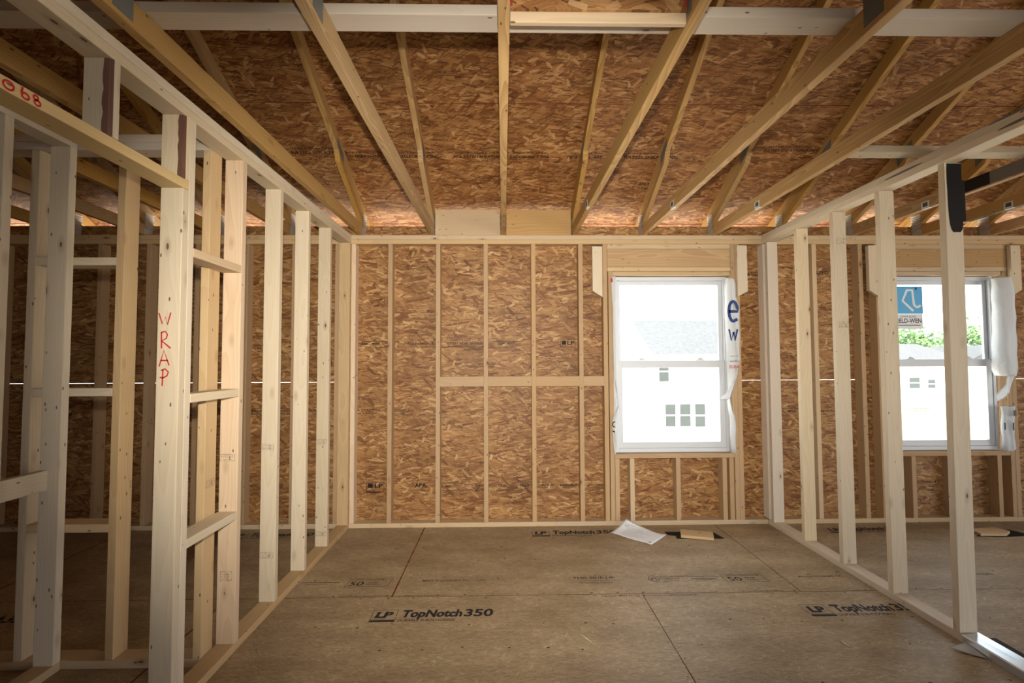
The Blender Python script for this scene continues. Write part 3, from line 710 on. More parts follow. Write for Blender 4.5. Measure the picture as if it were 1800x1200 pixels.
# sticker on the glass of window 2
bm = bmesh.new(); add_box(bm, (3.475, .0965, 1.79), (3.727, .0975, 2.034)); stk = tag(link('window_sticker', bm, M['blue']), 'blue and white maker sticker on the upper pane of the right room window', 'sticker')
bm = bmesh.new(); add_box(bm, (3.475, .0965, 1.655), (3.722, .0975, 1.789)); link('lower_band', bm, M['stick_w'], stk)
sf = ((0, .0965, 0), (1, 0, 0), (0, 0, 1)); bm = bmesh.new()
strokes(bm, [[(3.586, 1.995), (3.546, 1.905), (3.640, 1.815)], [(3.580, 2.000), (3.636, 2.000), (3.645, 1.90)] + arc(3.678, 1.885, .032, .035, 190, 330, 8)], .020, sf, .0006)
link('mark', bm, M['stick_w'], stk)
bm = bmesh.new(); put_text(bm, 'JELD-WEN', sf, 3.49, 1.71, .22, .038, .02); put_text(bm, 'LOW-E GLASS', sf, 3.52, 1.758, .14, .016, .01); fill_rect(bm, sf, 3.49, 1.685, 3.70, 1.692)
link('lettering', bm, M['tagink'], stk); bm = bmesh.new()
bm_s = [bm.verts.new((3.670 + .012 * math.cos(i), .0958, 2.014 + .012 * math.sin(i))) for i in [k * math.pi / 5 for k in range(10)]]; bm.faces.new(bm_s)
link('suction_mark', bm, M['tagink'], stk)

# ------------------------------------------------------------------ left partition
lp = 'left partition studs'
board('sole_plate', (XL - W, -2.19, 0), (XL, -.0005, T), 'Y', M['plate'], 'floor plate of the left partition running toward the camera', 'floor plate')
board('top_plate', (XL - W, -6, 2.390), (XL, -.0005, 2.428), 'Y', M['stud'], 'lower top plate of the left partition, over the wide-faced studs', 'top plate')
board('top_plate', (XL - W, -6, 2.428), (XL, -.0005, 2.466), 'Y', M['stud'], 'upper top plate of the left partition, beside the nearest left truss', 'top plate')
def pstud(x0, near, lab, mat, z0=T, z1=2.390, name='partition_stud', grp=None, tk=T):
    return board(name, (x0, near, z0), (x0 + W, near + tk, z1), 'Z', M[mat], lab, 'stud', grp)
pstud(XL - W, -.0385, 'yellowish wide-faced end stud of the left partition, against the back wall', 'tanstud', grp=lp)
Ls = ['white wide-faced stud of the left partition, second from the back wall', 'white knotty stud of the left partition, third from the back wall', 'white stud of the left partition with yellow right edge, fourth from the back wall', 'pinkish stud of the left partition, at the right ends of three ladder blocks']
LS = [pstud(XL - W, -.4985 - .4064 * k, Ls[k], 'stud' if k < 3 else 'pinkstud', grp=lp) for k in range(4)]
king = pstud(XL - W, -2.124, 'king stud behind the red-marked trimmer of the left doorway', 'stud', name='king_stud', grp=lp)
trim_ = pstud(XL - W, -2.162, 'wide white trimmer stud with WRAP written down it in red', 'stud', z1=2.0895, name='trimmer_stud')
hd = board('door_header', (XL - W, -3.2, 2.090), (XL, -2.1245, 2.128), 'Y', M['yellowstud'], 'yellowish flat door header with red numbers, resting on the trimmer', 'header')
def waney(near, lab):
    """Short stud whose near right corner still carries a strip of bark."""
    x0, x1, y0, y1, z0, z1 = XL - W, XL, near, near + T, 2.1285, 2.3895; c = .024
    bm = bmesh.new(); zs = [z0 + (z1 - z0) * i / 10 for i in range(11)]; rr = random.Random(int(near * -1000)); rings = []; bk = []
    for z in zs:
        k = c + rr.uniform(-.004, .004)
        rings.append([bm.verts.new(p) for p in ((x0, y0, z), (x1 - k, y0, z), (x1, y0 + .012, z), (x1, y1, z), (x0, y1, z))]); bk.append((x1 - k, z))
    for a, b in zip(rings, rings[1:]):
        for i in range(5): bm.faces.new((a[i], a[(i + 1) % 5], b[(i + 1) % 5], b[i]))
    bm.faces.new(rings[0][::-1]); bm.faces.new(rings[-1])
    bmesh.ops.translate(bm, vec=(-x0, -y0, -z0), verts=bm.verts)
    o = link('cripple_stud', bm, M['stud']); o.location = (x0, y0, z0); tag(o, lab, 'stud', 'short studs over the left door header')
    bm = bmesh.new(); pr = None
    for xk, z in bk:
        cvs = [bm.verts.new((xk - x0, -.0008, z - z0)), bm.verts.new((x1 - x0 - .009, .003, z - z0)), bm.verts.new((x1 - x0 + .0006, .012, z - z0))]
        if pr:
            for i in range(2): bm.faces.new((pr[i], pr[i + 1], cvs[i + 1], cvs[i]))
        pr = cvs
    b = link('bark_strip', bm, M['bark'], o); b['label'] = 'dark bark left on the corner'
waney(-2.53, 'short stud with a bark edge above the red numbers of the door header')
waney(-2.1625, 'short stud with a bark edge above the door header end, at the king stud')
for z0, z1, lab in ((1.823, 1.861, 'highest'), (1.217, 1.255, 'middle'), (.627, .665, 'lowest')):
    board('ladder_block', (XL - W, -2.0855, z0), (XL, -.4985 - .4064 * 3, z1), 'Y', M['stud'] if lab != 'highest' else M['pinkstud'], f'{lab} of three flat ladder blocks between the king stud and the pinkish stud', 'block', 'ladder blocks in the left partition')
# red lettering
bm = bmesh.new(); fr = ((0, -2.1622, 0), (1, 0, 0), (0, 0, 1))
strokes(bm, [[(-1.372, 1.581), (-1.357, 1.537), (-1.347, 1.566), (-1.337, 1.535), (-1.325, 1.583)],
             [(-1.358, 1.440), (-1.360, 1.505)], [(-1.362, 1.503), (-1.345, 1.508), (-1.336, 1.495), (-1.340, 1.480), (-1.358, 1.470), (-1.336, 1.452), (-1.322, 1.440)],
             [(-1.366, 1.368), (-1.348, 1.432), (-1.327, 1.372)], [(-1.362, 1.392), (-1.331, 1.392)],
             [(-1.352, 1.291), (-1.350, 1.356)], [(-1.358, 1.352), (-1.342, 1.359), (-1.329, 1.346), (-1.334, 1.331), (-1.352, 1.322), (-1.362, 1.326)]], .0055, fr)
child(link('marker_writing', bm, M['red']), trim_)
bm = bmesh.new(); fr = ((XL + .0002, 0, 0), (0, 1, 0), (0, 0, 1))
strokes(bm, [[(-2.912, 2.124), (-2.892, 2.124), (-2.904, 2.112)] + [(-2.892, 2.106), (-2.898, 2.096), (-2.912, 2.095)], arc(-2.853, 2.108, .014, .011, 0, 360, 14),
             [(-2.816, 2.125), (-2.819, 2.110)] + arc(-2.808, 2.104, .010, .008, 160, 500, 12), arc(-2.779, 2.116, .007, .006, 0, 360, 10), arc(-2.774, 2.103, .009, .007, 0, 360, 10)], .0058, fr)
child(link('marker_writing', bm, M['red']), hd)
fy = lambda k: -.4985 - .4064 * k - .0003
grade_stamp(LS[3], -1.376, fy(3), .905, .072); grade_stamp(LS[3], -1.362, fy(3), .335, .055, .045)
grade_stamp(LS[2], -1.372, fy(2), .885, .064); grade_stamp(LS[2], -1.37, fy(2), .28, .07)
grade_stamp(LS[0], -1.37, fy(0), .78, .070); grade_stamp(LS[0], -1.376, fy(0), .115, .078)

# ------------------------------------------------------------------ closet walls left of the doorway
PY = -1.830
cw = 'closet cross wall studs'
board('sole_plate', (-5.28, PY, 0), (XL - W - .0005, PY + W, T), 'X', M['plate'], 'floor plate of the closet cross wall behind the left doorway', 'floor plate')
board('top_plate', (-5.28, PY, 2.390), (XL - W - .0005, PY + W, 2.428), 'X', M['white'], 'lower top plate of the closet cross wall, seen under the door header', 'top plate')
board('top_plate', (-5.28, PY, 2.428), (XL - W - .0005, PY + W, 2.466), 'X', M['white'], 'upper top plate of the closet cross wall, seen under the door header', 'top plate')
def cstud(x, lab, mat='tanstud'): return board('partition_stud', (x, PY, T), (x + T, PY + W, 2.390), 'Z', M[mat], lab, 'stud', cw)
c1 = cstud(-1.811, 'tan-sided stud of the closet cross wall, at the right ends of its ladder blocks')
c0 = cstud(-1.4172, 'tan-sided stud of the closet cross wall, tight behind the left partition')
cstud(-2.2175, 'pale stud of the closet cross wall, half hidden behind the near closet stud', 'stud')
cstud(-2.624, 'stud of the closet cross wall at the left picture edge', 'stud')
for z0, lab in ((1.840, 'highest'), (1.229, 'middle'), (.608, 'lowest')):
    board('ladder_block', (-2.2175 + T - .001, PY, z0), (-1.810, PY + W, z0 + T), 'X', M['tanstud'] if lab == 'lowest' else M['stud'], f'{lab} of three ladder blocks in the closet cross wall left of the doorway', 'block', 'ladder blocks in the closet cross wall')
board('sole_plate', (-2.093, -6, 0), (-2.004, PY - .0005, T), 'Y', M['plate'], 'floor plate of the near closet wall, lower left corner of the picture', 'floor plate')
board('top_plate', (-2.093, -6, 2.390), (-2.004, PY - .0005, 2.428), 'Y', M['white'], 'lower top plate of the near closet wall, over its end stud', 'top plate')
board('top_plate', (-2.093, -6, 2.428), (-2.004, PY - .0005, 2.466), 'Y', M['white'], 'upper top plate of the near closet wall, over its end stud', 'top plate')
pstud(-2.093, -1.8690, 'pale wide-faced end stud of the near closet wall, at the end of the side block', 'stud', grp='near closet wall studs')
pstud(-2.093, -2.1620, 'pale stud at the far left picture edge, in the near closet wall', 'stud', grp='near closet wall studs')
board('side_block', (-2.093, -2.1250, .812), (-2.055, -1.8685, .901), 'Y', M['stud'], 'upright block low at the left picture edge, fixed to the near closet stud', 'block')
grade_stamp(c1, -1.811 + T + .0003, PY + .075, .79, .07, .034, (0, 1, 0)); grade_stamp(c0, -1.4172 + T + .0003, PY + .01, .80, .07, .034, (0, 1, 0))

# ------------------------------------------------------------------ right partition
rp = 'right partition studs'
board('sole_plate', (XR, -6, 0), (XR + W, -.0005, T), 'Y', M['white'], 'whitish floor plate of the right partition', 'floor plate')
board('top_plate', (XR, -6, 2.390), (XR + W, -.0005, 2.428), 'Y', M['stud'], 'lower top plate of the right partition, touching the stud heads', 'top plate')
tp = board('top_plate', (XR, -6, 2.428), (XR + W, -.0005, 2.466), 'Y', M['stud'], 'upper top plate of the right partition', 'top plate')
pstud(XR + .004, -.0775, 'knot-spotted end stud of the right partition, nearest the back wall', 'white', grp=rp)
RL = ['pale stud of the right partition, second from the back wall', 'pale stud of the right partition with stamped marks, third from the back wall', 'tan stud of the right partition, beside the window sticker, second from the camera', 'nearest stud of the right partition, its head painted black']
RS = []
for k in range(4):
    o = pstud(XR, -.498 - .4064 * k, RL[k], 'stud', grp=rp)
    RS.append(o)
RS[3].matrix_world = RS[3].matrix_world @ Matrix.Rotation(math.radians(.45), 4, 'Y')
for k, z in ((1, 2.17), (1, 1.60)): grade_stamp(RS[1], XR + .02, -.498 - .4064 - .0003, z, .07, .04)
# black spray paint on the nearest stud's head
bm = bmesh.new(); yb = -.498 - .4064 * 3 - .0008
zz = [2.385, 2.36, 2.30, 2.24, 2.17, 2.11, 2.07, 2.045, 2.03]; lft = [.012, .010, .010, .012, .013, .016, .020, .026, .036]; rgt = [.0885, .0885, .0885, .0885, .0885, .0885, .0885, .084, .074]
pr = None
for z, a, b in zip(zz, lft, rgt):
    sh = (z - T) * math.tan(math.radians(.45)); c = (bm.verts.new((XR + sh + a, yb, z)), bm.verts.new((XR + sh + b, yb, z)), bm.verts.new((XR + sh + b + .0006, yb + .03, z)))
    if pr: bm.faces.new((pr[0], pr[1], c[1], c[0])); bm.faces.new((pr[1], pr[2], c[2], c[1]))
    pr = c
bp = child(link('black_paint', bm, M['black']), RS[3]); bp['label'] = 'black spray paint'
bm = bmesh.new(); add_box(bm, (XR + W + .0172, yb + .002, 2.085), (XR + W + .034, yb + .034, 2.30), .002); st = tag(link('black_strap', bm, M['black']), 'narrow black upright strip right beside the black-painted stud head', 'strip')
for y0, y1, z0, z1 in ((1.35, 1.62, 2.4285, 2.440), (1.95, 2.35, 2.455, 2.466), (2.0, 2.25, 2.41, 2.424)):
    bm = bmesh.new(); ps = arc((y0 + y1) / 2, (z0 + z1) / 2, (y1 - y0) / 2, (z1 - z0) / 2, 0, 330, 11); bm.faces.new([bm.verts.new((XR - .0006, -a, b)) for a, b in ps][::-1])
    bo = child(link('overspray', bm, M['greypaint']), tp); bo['label'] = 'dark overspray streaks'
# bright metal flashing over the near end of the floor plate
bm = bmesh.new(); y0, y1 = -1.735, -4.6; xs_ = [(XR - .006, .001), (XR - .0055, .036), (XR - .002, .0420), (XR + .050, .0412), (XR + .091, .0420), (XR + .0950, .036), (XR + .0955, .001)]
pr = None
for i in range(30):
    y = y0 + (y1 - y0) * i / 29; c = [bm.verts.new((x + .0012 * math.sin(i * .9), y + (.02 * (x - XR) / W if i == 0 else 0), z + .0006 * math.sin(i * 1.7 + x * 40))) for x, z in xs_]
    if pr:
        for j in range(6): f = bm.faces.new((pr[j], pr[j + 1], c[j + 1], c[j]))
    pr = c
fl_ = [bm.verts.new(p) for p in ((XR - .010, -1.755, .014), (XR - .010, -1.86, .004), (XR - .055, -1.835, .006), (XR - .112, -1.785, .012), (XR - .06, -1.775, .02))]
bm.faces.new(fl_)
bmesh.ops.recalc_face_normals(bm, faces=bm.faces)
o = tag(link('metal_flashing', bm, M['shiny']), 'shiny silver flashing folded over the right floor plate, lower right corner', 'flashing'); sm = o.modifiers.new('t', 'SOLIDIFY'); sm.thickness = .0006
bm = bmesh.new(); add_box(bm, (XR + W + .012, -4.6, .0008), (XR + W + .105, -1.70, .004), .001)  # thin flat strip on the floor in one even near-black colour
tag(link('dark_floor_strip', bm, M['dark_strip']), 'dark strip on the floor right of the silver flashing', 'gasket')

# ------------------------------------------------------------------ roof trusses
TX = {k: .006 + .6096 * k for k in range(-6, 9)}
c45 = math.cos(math.atan(SL)); dv = W / c45            # vertical depth of a sloped 2x4
names = {-6: 'sixth roof truss left of the centre one, far left behind closet studs', -5: 'fifth roof truss left of the centre one, seen through the closet studs', -4: 'fourth roof truss left of the centre one, seen through the doorway',
         -3: 'roof truss just left of the left partition, its chord behind the door header', -2: 'roof truss just right of the left partition top plate', -1: 'roof truss left of the centre one, left end of the heel boards',
         0: 'centre roof truss pointing straight at the camera', 1: 'roof truss right of the centre one, at the right end of the heel boards', 2: 'second roof truss right of the centre one, above the middle window',
         3: 'third roof truss right of the centre one, heel above the middle window right side', 4: 'roof truss just right of the right partition top plate', 5: 'roof truss with a grey-painted side, behind the black stud head',
         6: 'roof truss with a black-painted underside, right of the black stud head', 7: 'second truss from the right, heel over the right room window', 8: 'last roof truss at the far right picture edge'}
def corrug(x, side, parent):
    """Toothed heel plate: rows of punched ridges on the chord's side face."""
    bm = bmesh.new(); y0, y1 = -.016, .083; zb = 2.52; n = 7; step = .0195; pr = None
    for i in range(n * 4 + 1):
        z = zb + step * i / 4; pz = (0, .009, .011, .001)[i % 4]
        c = [bm.verts.new((x + side * (.0012 + pz), y, z)) for y in (y0, y1)]
        if pr: bm.faces.new((pr[0], pr[1], c[1], c[0]))
        pr = c
    bm.faces.new([bm.verts.new((x + side * .0012, y, z)) for y, z in ((y0, 2.472), (y1, 2.472), (y1, zb), (y0, zb))])
    bmesh.ops.recalc_face_normals(bm, faces=bm.faces)
    o = link('gusset_plate', bm, M['heel'], parent); o.matrix_parent_inverse = Matrix.Translation(-parent.location); return o
def gplate(x, side, pts, parent):
    bm = bmesh.new(); prism(bm, [(x + side * .0004, y, z) for y, z in pts], (side, 0, 0), .0012)
    o = link('gusset_plate', bm, M['metal'], parent); o.matrix_parent_inverse = Matrix.Translation(-parent.location)
    # teeth rows punched through the plate
    return o
def truss(k):
    x = TX[k]; r = empty('roof_truss', (x, .0, 2.4664)); tag(r, names[k], 'roof truss', 'roof trusses'); bpy.context.view_layer.update()
    ko = []
    ko.append(beam('bottom_chord', (x, .082, 2.4664 + W / 2), (x, -10.0, 2.4664 + W / 2), T, W, M['pine'], (1, 0, 0), r))
    off = nrm * (W / 2 + .0008)
    a, b = Vector((x, ef - .004, dz(ef - .004))) - off, Vector((x, -4.97, dz(-4.97))) - off
    beam('top_chord', a, b, T, W, M['pine'], (1, 0, 0), r)
    a2, b2 = Vector((x, -10.2, ZD - .1)) + Vector((0, SL, -1)).normalized() * .045, Vector((x, -5.03, ZD + SL * 4.97)) + Vector((0, SL, -1)).normalized() * .046
    beam('top_chord', a2, b2, T, W, M['pine'], (1, 0, 0), r)
    # slider under the top chord at the heel
    bm = bmesh.new(); e = .0012; tb = lambda y: dz(y) - dv - .001 - e; ye = -.62
    P = [(.080, 2.5562), (.080, tb(.080)), (ye, tb(ye)), (ye + W * SL * c45 + .0, tb(ye) - W * c45), ]
    yi = None
    # lower edge meets the bottom chord
    y = ye + W * SL * c45; z = tb(ye) - W * c45; yi = y + (z - 2.5562) / SL; P.append((yi, 2.5562))
    bm = bmesh.new(); prism(bm, [(-T / 2, py, pz - 2.4664) for py, pz in P], (1, 0, 0), T)
    es = list(bm.edges); bmesh.ops.bevel(bm, geom=es, offset=.002, segments=1, affect='EDGES')
    sl = link('heel_slider', bm, M['pine'], r)
    for s in (-1, 1):
        xs2 = x + s * T / 2
        if abs(k) >= 1 or True: corrug(xs2, s, r)
        ym = -.575; zt = dz(ym)
        gplate(xs2, s, [(ym - .075, zt + .0375 - .085 - .02), (ym - .075, zt + .0375 - .020 - .02), (ym + .065, zt - .0325 - .045), (ym + .065, zt - .0325 - .125)], r)
        gplate(xs2, s, [(-2.650, 2.484), (-2.568, 2.484), (-2.568, 2.615), (-2.650, 2.615)], r)
        gplate(xs2, s, [(-3.42, dz(-3.42) - .10), (-3.30, dz(-3.30) - .10), (-3.30, dz(-3.30) - .02), (-3.42, dz(-3.42) - .02)], r)
    beam('web', (x, -2.620, 2.5575), (x, -3.36, dz(-3.36) - dv - .004), T, W, M['pine'], (1, 0, 0), r)
    beam('web', (x, -2.74, 2.5575), (x, -4.6, dz(-4.6) - dv - .01), T, W, M['pine'], (1, 0, 0), r)
    if k in (1, 2, 3, 5, 6):
        s = -1; xs2 = x - T / 2; fr = ((xs2, 0, 0), (0, -1, 0), (0, 0, 1)); yy = -.72
        bm = bmesh.new(); add_box(bm, (xs2 - .0012, yy - .05, 2.466), (xs2 - .0004, yy + .014, 2.517)); add_box(bm, (xs2 - .0012, yy - .05, 2.4652), (xs2 + .018, yy + .014, 2.4660))
        tg = link('paper_tag', bm, M['tag'], r); tg.matrix_parent_inverse = Matrix.Translation(-r.location); tg['label'] = 'white paper tag'
        bm = bmesh.new(); add_box(bm, (xs2 - .0018, yy - .038, 2.480), (xs2 - .0013, yy + .002, 2.510)); link('grey_patch', bm, M['tagink'], tg)
    if k == 5:
        for mat, ya, yb_, lab in (('black', -.98, -1.20, 'black paint'), ('greypaint', -1.20, -2.0, 'grey overspray')):
            bm = bmesh.new(); add_box(bm, (x - T / 2 - .0009, yb_, 2.475), (x - T / 2 - .0003, ya, 2.552)); q = link('paint_patch', bm, M[mat], r); q.matrix_parent_inverse = Matrix.Translation(-r.location); q['label'] = lab
    if k == 6:
        for mat, ya, yb_, lab in (('black', -.42, -.62, 'black paint'), ('greypaint', -.62, -1.4, 'grey overspray')):
            bm = bmesh.new(); add_box(bm, (x - T / 2 + .001, yb_, 2.4655), (x + T / 2 - .001, ya, 2.4662)); q = link('paint_patch', bm, M[mat], r); q.matrix_parent_inverse = Matrix.Translation(-r.location); q['label'] = lab
    return r
for k in TX: truss(k)
# boards closing two truss bays at the heel
for a, b, lab, mt in ((-1, 0, 'wide grained heel board between the trusses, left of the centre truss', 'plate'), (0, 1, 'wide heel board between the trusses, right of the centre truss', 'header')):
    board('heel_board', (TX[a] + T / 2 + .006, .002, 2.4668), (TX[b] - T / 2 - .006, .038, 2.688), 'X', M[mt], lab, 'board', 'heel boards')
# lateral braces lying on the bottom chords
board('lateral_brace', (-3.9, -2.516, 2.5565), (5.3, -2.427, 2.5945), 'X', M['white'], 'long white brace crossing on top of the trusses near the picture top', 'brace')
board('lateral_brace', (1.93, -1.465, 2.5565), (4.0, -1.376, 2.5945), 'X', M['stud'], 'second pale brace on the trusses, above the right partition', 'brace')
# attic baffle: strand board upright on a ledger between the two centre trusses
board('ledger', (TX[0] + T / 2 + .001, -2.607, 2.4668), (TX[1] - T / 2 - .001, -2.588, 2.5045), 'X', M['tanstud'], 'short yellowish ledger between the centre truss and the one right of it', 'ledger')
bm = bmesh.new(); xa, xb = TX[0] + T / 2 + .003, TX[1] - T / 2 - .003; add_box(bm, (xa, -2.619, 2.502), (xb, -2.608, 3.05))
ab = tag(link('baffle_panel', bm, M['osb_panel']), 'strand board panel with red edges standing on the yellowish ledger, top centre', 'panel')
bm = bmesh.new(); add_box(bm, (xa, -2.6198, 2.510), (xa + .006, -2.6192, 3.05)); add_box(bm, (xb - .008, -2.6198, 2.510), (xb, -2.6192, 3.05)); q = link('red_edge', bm, M['redpaint'], ab); q['label'] = 'red painted edge'

# ------------------------------------------------------------------ things on the floor
bm = bmesh.new(); A, B, Cc, D = Vector((.856, -.166, .002)), Vector((1.109, -.440, .003)), Vector((1.296, -.231, .003)), Vector((1.011, -.09, .087))
n = 14; grid = []
for i in range(n + 1):
    row = []
    for j in range(n + 1):
        u, v = i / n, j / n
        p = (A * (1 - u) + B * u) * (1 - v) + (D * (1 - u) + Cc * u) * v
        lift = .087 * ((1 - u) * v) - .087 * ((1 - u) ** 2.0) * (v ** 1.6)
        p.z += -lift * .8 + .006 * math.sin(3.1 * u) * math.sin(3.1 * v) + .0025 * math.sin(u * 9 + v * 4)
        p.z = max(p.z, .0015); row.append(bm.verts.new(p))
    grid.append(row)
for i in range(n):
    for j in range(n): bm.faces.new((grid[i][j], grid[i + 1][j], grid[i + 1][j + 1], grid[i][j + 1])).smooth = True
pg = [[w.co.copy() for w in r_] for r_ in grid]
bmesh.ops.recalc_face_normals(bm, faces=bm.faces)
pa = tag(link('paper_sheet', bm, M['paper']), 'curled white printed sheet lying on the floor under the middle window', 'paper'); s = pa.modifiers.new('t', 'SOLIDIFY'); s.thickness = .0005; s.offset = -1
bm = bmesh.new()
def pp(u, v):
    i, j = min(int(u * n), n - 1), min(int(v * n), n - 1); fu, fv = u * n - i, v * n - j
    return (pg[i][j] * (1 - fu) + pg[i + 1][j] * fu) * (1 - fv) + (pg[i][j + 1] * (1 - fu) + pg[i + 1][j + 1] * fu) * fv + Vector((0, -.0004, .0012))
def bar(u0, u1, v0, v1):
    k = 10
    for a in range(k):
        x0, x1 = u0 + (u1 - u0) * a / k, u0 + (u1 - u0) * (a + 1) / k
        bm.faces.new([bm.verts.new(pp(*q)) for q in ((x0, v0), (x1, v0), (x1, v1), (x0, v1))])
for i in range(11): bar(.20, .50 + .35 * ((i * 7) % 5) / 5, .14 + .055 * i, .146 + .055 * i)
bar(.06, .28, .80, .812); bar(.90, .94, .10, .16)
strk = arc(.13, .70, .05, .04, 0, 360, 10)
for (u0, v0), (u1, v1) in zip(strk, strk[1:]):
    if abs(u1 - u0) > .004: bar(min(u0, u1), max(u0, u1), v0 - .008, v0 + .008)
link('print', bm, M['tagink'], pa)
def slabpoly(name, pts, z0, z1, mat, lab, cat):
    bm = bmesh.new(); prism(bm, [(x, y, z0) for x, y in pts], (0, 0, 1), z1 - z0)
    return tag(link(name, bm, mat), lab, cat)
slabpoly('felt_scrap', [(1.300, -.165), (1.303, -.235), (1.36, -.255), (1.345, -.315), (1.44, -.325), (1.60, -.352), (1.63, -.322), (1.715, -.322), (1.688, -.182)], .0006, .0026, M['felt'], 'black torn felt scrap on the floor under the wood offcut', 'felt')
o = slabpoly('wood_offcut', [(1.384, -.303), (1.613, -.372), (1.663, -.238), (1.426, -.170)], .004, .024, M['plate'], 'thin wood offcut lying on the black felt below the middle window', 'offcut')
slabpoly('felt_scrap', [(3.70, -.335), (3.86, -.36), (4.16, -.33), (4.10, -.20), (3.92, -.19)], .0006, .0026, M['felt'], 'black felt scrap under the offcut on the right room floor', 'felt')
slabpoly('wood_offcut', [(3.735, -.335), (3.93, -.345), (4.02, -.285), (3.98, -.20), (3.75, -.225)], .004, .022, M['plate'], 'flat wood offcut on the floor of the right room', 'offcut')
def sliver(a, b, w, lab, group=None):
    bm = bmesh.new(); a, b = Vector(a), Vector(b); d = (b - a).normalized(); s = Vector((-d.y, d.x, 0)) * w / 2; m = (a + b) / 2
    prism(bm, [a, m - s, b, m + s * .6], (0, 0, 1), .003); return tag(link('wood_splinter', bm, M['chip']), lab, 'splinter', group)
sliver((.388, -1.610, .0006), (.436, -1.690, .0006), .008, 'light wood splinter in the middle of the near floor')
sliver((1.655, -1.70, .0006), (1.672, -1.76, .0006), .012, 'small wood chip on the near floor left of the silver flashing')
sliver((2.86, -1.58, .0006), (2.93, -1.64, .0006), .012, 'wood chip on the right room floor beside the nearest right stud')
sliver((-.64, -1.995, .0006), (-.622, -2.01, .0006), .010, 'tiny wood chip on the near floor close to the left floor plate')

# ------------------------------------------------------------------ outside
GZ = -3.2
bm = bmesh.new(); add_box(bm, (-60, .12, GZ - .1), (120, 120, GZ)); add_box(bm, (-60, -60, GZ - .1), (120, .12, GZ)); structure(link('ground', bm, M['ground']))
def house(name, lab, x0, x1, y0, y1, eave, ridge, hip, wins, axis='X'):
    r = empty(name, (x0, y0, GZ)); tag(r, lab, 'house'); bpy.context.view_layer.update()
    def ch(o): o.matrix_parent_inverse = Matrix.Translation(-r.location); return o
    bm = bmesh.new(); add_box(bm, (x0 + .4, y0 + .4, GZ), (x1 - .4, y1 - .4, eave)); ch(link('wall', bm, M['siding'], r))
    ym, xm = (y0 + y1) / 2, (x0 + x1) / 2; bm = bmesh.new()
    if axis == 'X': v = [(x0, y0, eave), (x1, y0, eave), (x1, y1, eave), (x0, y1, eave), (x0 + hip, ym, ridge), (x1 - hip, ym, ridge)]; fs = ((0, 1, 5, 4), (1, 2, 5), (2, 3, 4, 5), (3, 0, 4), (3, 2, 1, 0))
    else: v = [(x0, y0, eave), (x1, y0, eave), (x1, y1, eave), (x0, y1, eave), (xm, y0 + hip, ridge), (xm, y1 - hip, ridge)]; fs = ((0, 1, 4), (1, 2, 5, 4), (2, 3, 5), (3, 0, 4, 5), (3, 2, 1, 0))
    vv = [bm.verts.new(p) for p in v]
    for f in fs: bm.faces.new([vv[i] for i in f])
    bmesh.ops.recalc_face_normals(bm, faces=bm.faces); ch(link('roof', bm, M['shingle'], r))
    for (wx0, wx1, wz0, wz1) in wins:
        bm = bmesh.new(); yf = y0 + .4; ring_frame(bm, wx0 - .07, wx1 + .07, wz0 - .07, wz1 + .07, yf - .05, yf - .002, .07, .07, .07, .07, 0); add_box(bm, (wx0, yf - .045, (wz0 + wz1) / 2 - .03), (wx1, yf - .004, (wz0 + wz1) / 2 + .03))
        w = ch(link('window', bm, M['siding'], r)); bm = bmesh.new(); add_box(bm, (wx0, yf - .03, wz0), (wx1, yf - .01, wz1)); link('pane', bm, M['pane_dark'], w)
    return r
house('house', 'white house with a grey hipped roof seen through the middle window', 2.0, 17.0, 15.6, 24.0, 1.665, 3.40, 0.0,
      [(6.50, 6.90, .53, 1.36), (6.74, 7.16, -1.335, -.415), (7.345, 7.785, -1.335, -.415), (7.98, 8.40, -1.36, -.415)])
hs = [o for o in bpy.data.objects if o.get('category') == 'house'][0]
bm = bmesh.new(); prism(bm, [(1.2, 15.2, GZ), (6.05, 15.2, GZ), (6.05, 15.2, 1.60), (3.6, 15.2, 5.60), (1.2, 15.2, 1.60)], (0, 1, 0), 5.0)
w_ = link('gable_wing', bm, M['siding'], hs); w_.matrix_parent_inverse = Matrix.Translation(-hs.location)
house('house', 'far white house with a low grey roof seen through the right room window', 27.5, 33.6, 29.6, 35.2, 1.15, 2.60, 1.9, [(28.98, 29.75, -.64, .13), (30.33, 30.87, -.64, -.03)])
house('house', 'far white gabled house at the right part of the right room window', 33.7, 40.0, 31.0, 37.5, .95, 2.5, 0.0, [], 'Y')
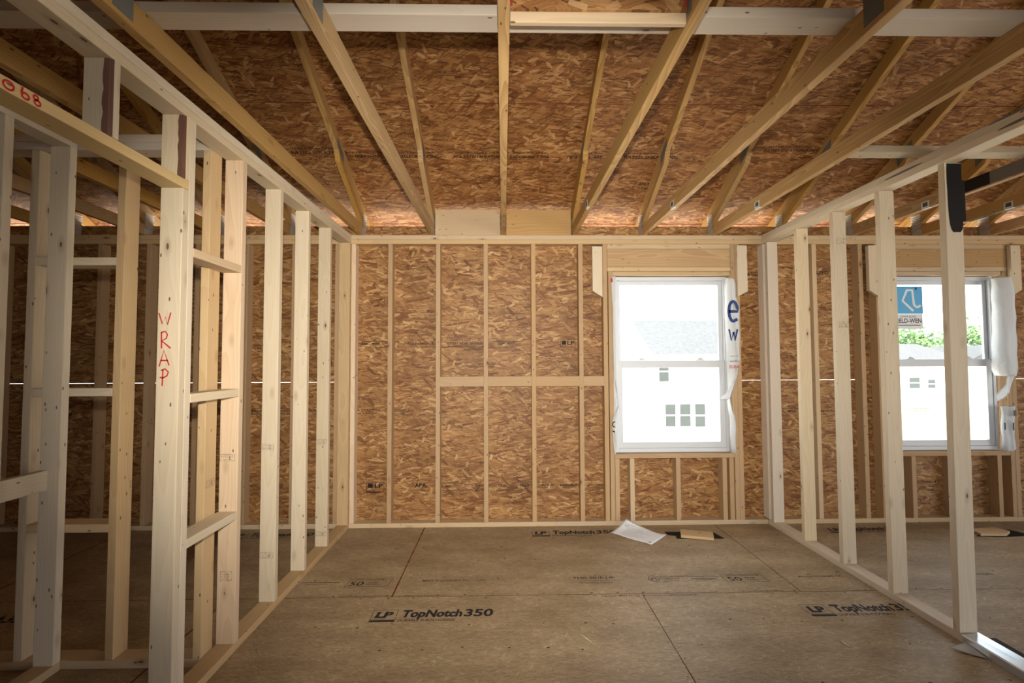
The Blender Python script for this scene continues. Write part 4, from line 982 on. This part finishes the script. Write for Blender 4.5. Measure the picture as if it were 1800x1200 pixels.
def tree(x, y, h, r, lab, seed):
    rnd = random.Random(seed); t = empty('tree', (x, y, GZ)); tag(t, lab, 'tree', 'trees behind the houses'); bpy.context.view_layer.update()
    bm = bmesh.new(); pr = None
    for i in range(5):
        z = h * .5 * i / 4; rr = .28 * (1 - i / 7); c = [bm.verts.new((rr * math.cos(a), rr * math.sin(a), z)) for a in [k * math.pi / 4 for k in range(8)]]
        if pr:
            for j in range(8): bm.faces.new((pr[j], pr[(j + 1) % 8], c[(j + 1) % 8], c[j]))
        pr = c
    link('trunk', bm, M['trunk'], t)
    bm = bmesh.new()
    for i in range(2600):
        u = rnd.uniform(-1, 1); ph = rnd.uniform(0, 6.28); q = (1 - u * u) ** .5; k = rnd.uniform(.55, 1.0) * (1 + .18 * math.sin(ph * 3 + u * 5))
        c = Vector((r * q * math.cos(ph) * k, r * q * math.sin(ph) * k, h * .62 + h * .36 * u * k))
        a = Vector((rnd.gauss(0, 1), rnd.gauss(0, 1), rnd.gauss(0, 1))).normalized(); b = a.orthogonal().normalized(); s_ = rnd.uniform(.14, .30)
        bm.faces.new([bm.verts.new(c + a * s_), bm.verts.new(c + b * s_ * .6), bm.verts.new(c - a * s_), bm.verts.new(c - b * s_ * .6)])
    link('crown', bm, M['leaf'], t); return t
for x, y, h, r, lab, sd_ in ((36.5, 44, 7.8, 2.6, 'green tree crown at the left in the right room window', 1), (42.3, 45, 8.2, 2.7, 'green tree crown in the centre of the right room window', 2), (48.2, 45, 8.8, 2.8, 'green tree crown at the right in the right room window', 3), (54.2, 46, 8.4, 2.8, 'green tree at the far right of the right room window', 4), (30.6, 44, 6.8, 2.6, 'lower green tree left of the others, right room window', 5)):
    tree(x, y, h, r, lab, sd_)
fr_ = empty('picket_fence', (14.6, 14.0, GZ)); tag(fr_, 'pale wooden fence low in the right room window', 'fence'); bpy.context.view_layer.update()
bm = bmesh.new()
for i in range(46): add_box(bm, (.10 * i * 1.02, 0, .05), (.10 * i * 1.02 + .094, .02, 3.05 + .02 * ((i * 5) % 3)))
link('board_panel', bm, M['fence'], fr_)
for i in range(3):
    bm = bmesh.new(); add_box(bm, (.3 + 2.0 * i, .022, 0), (.4 + 2.0 * i, .12, 3.1)); link('post', bm, M['fence'], fr_)
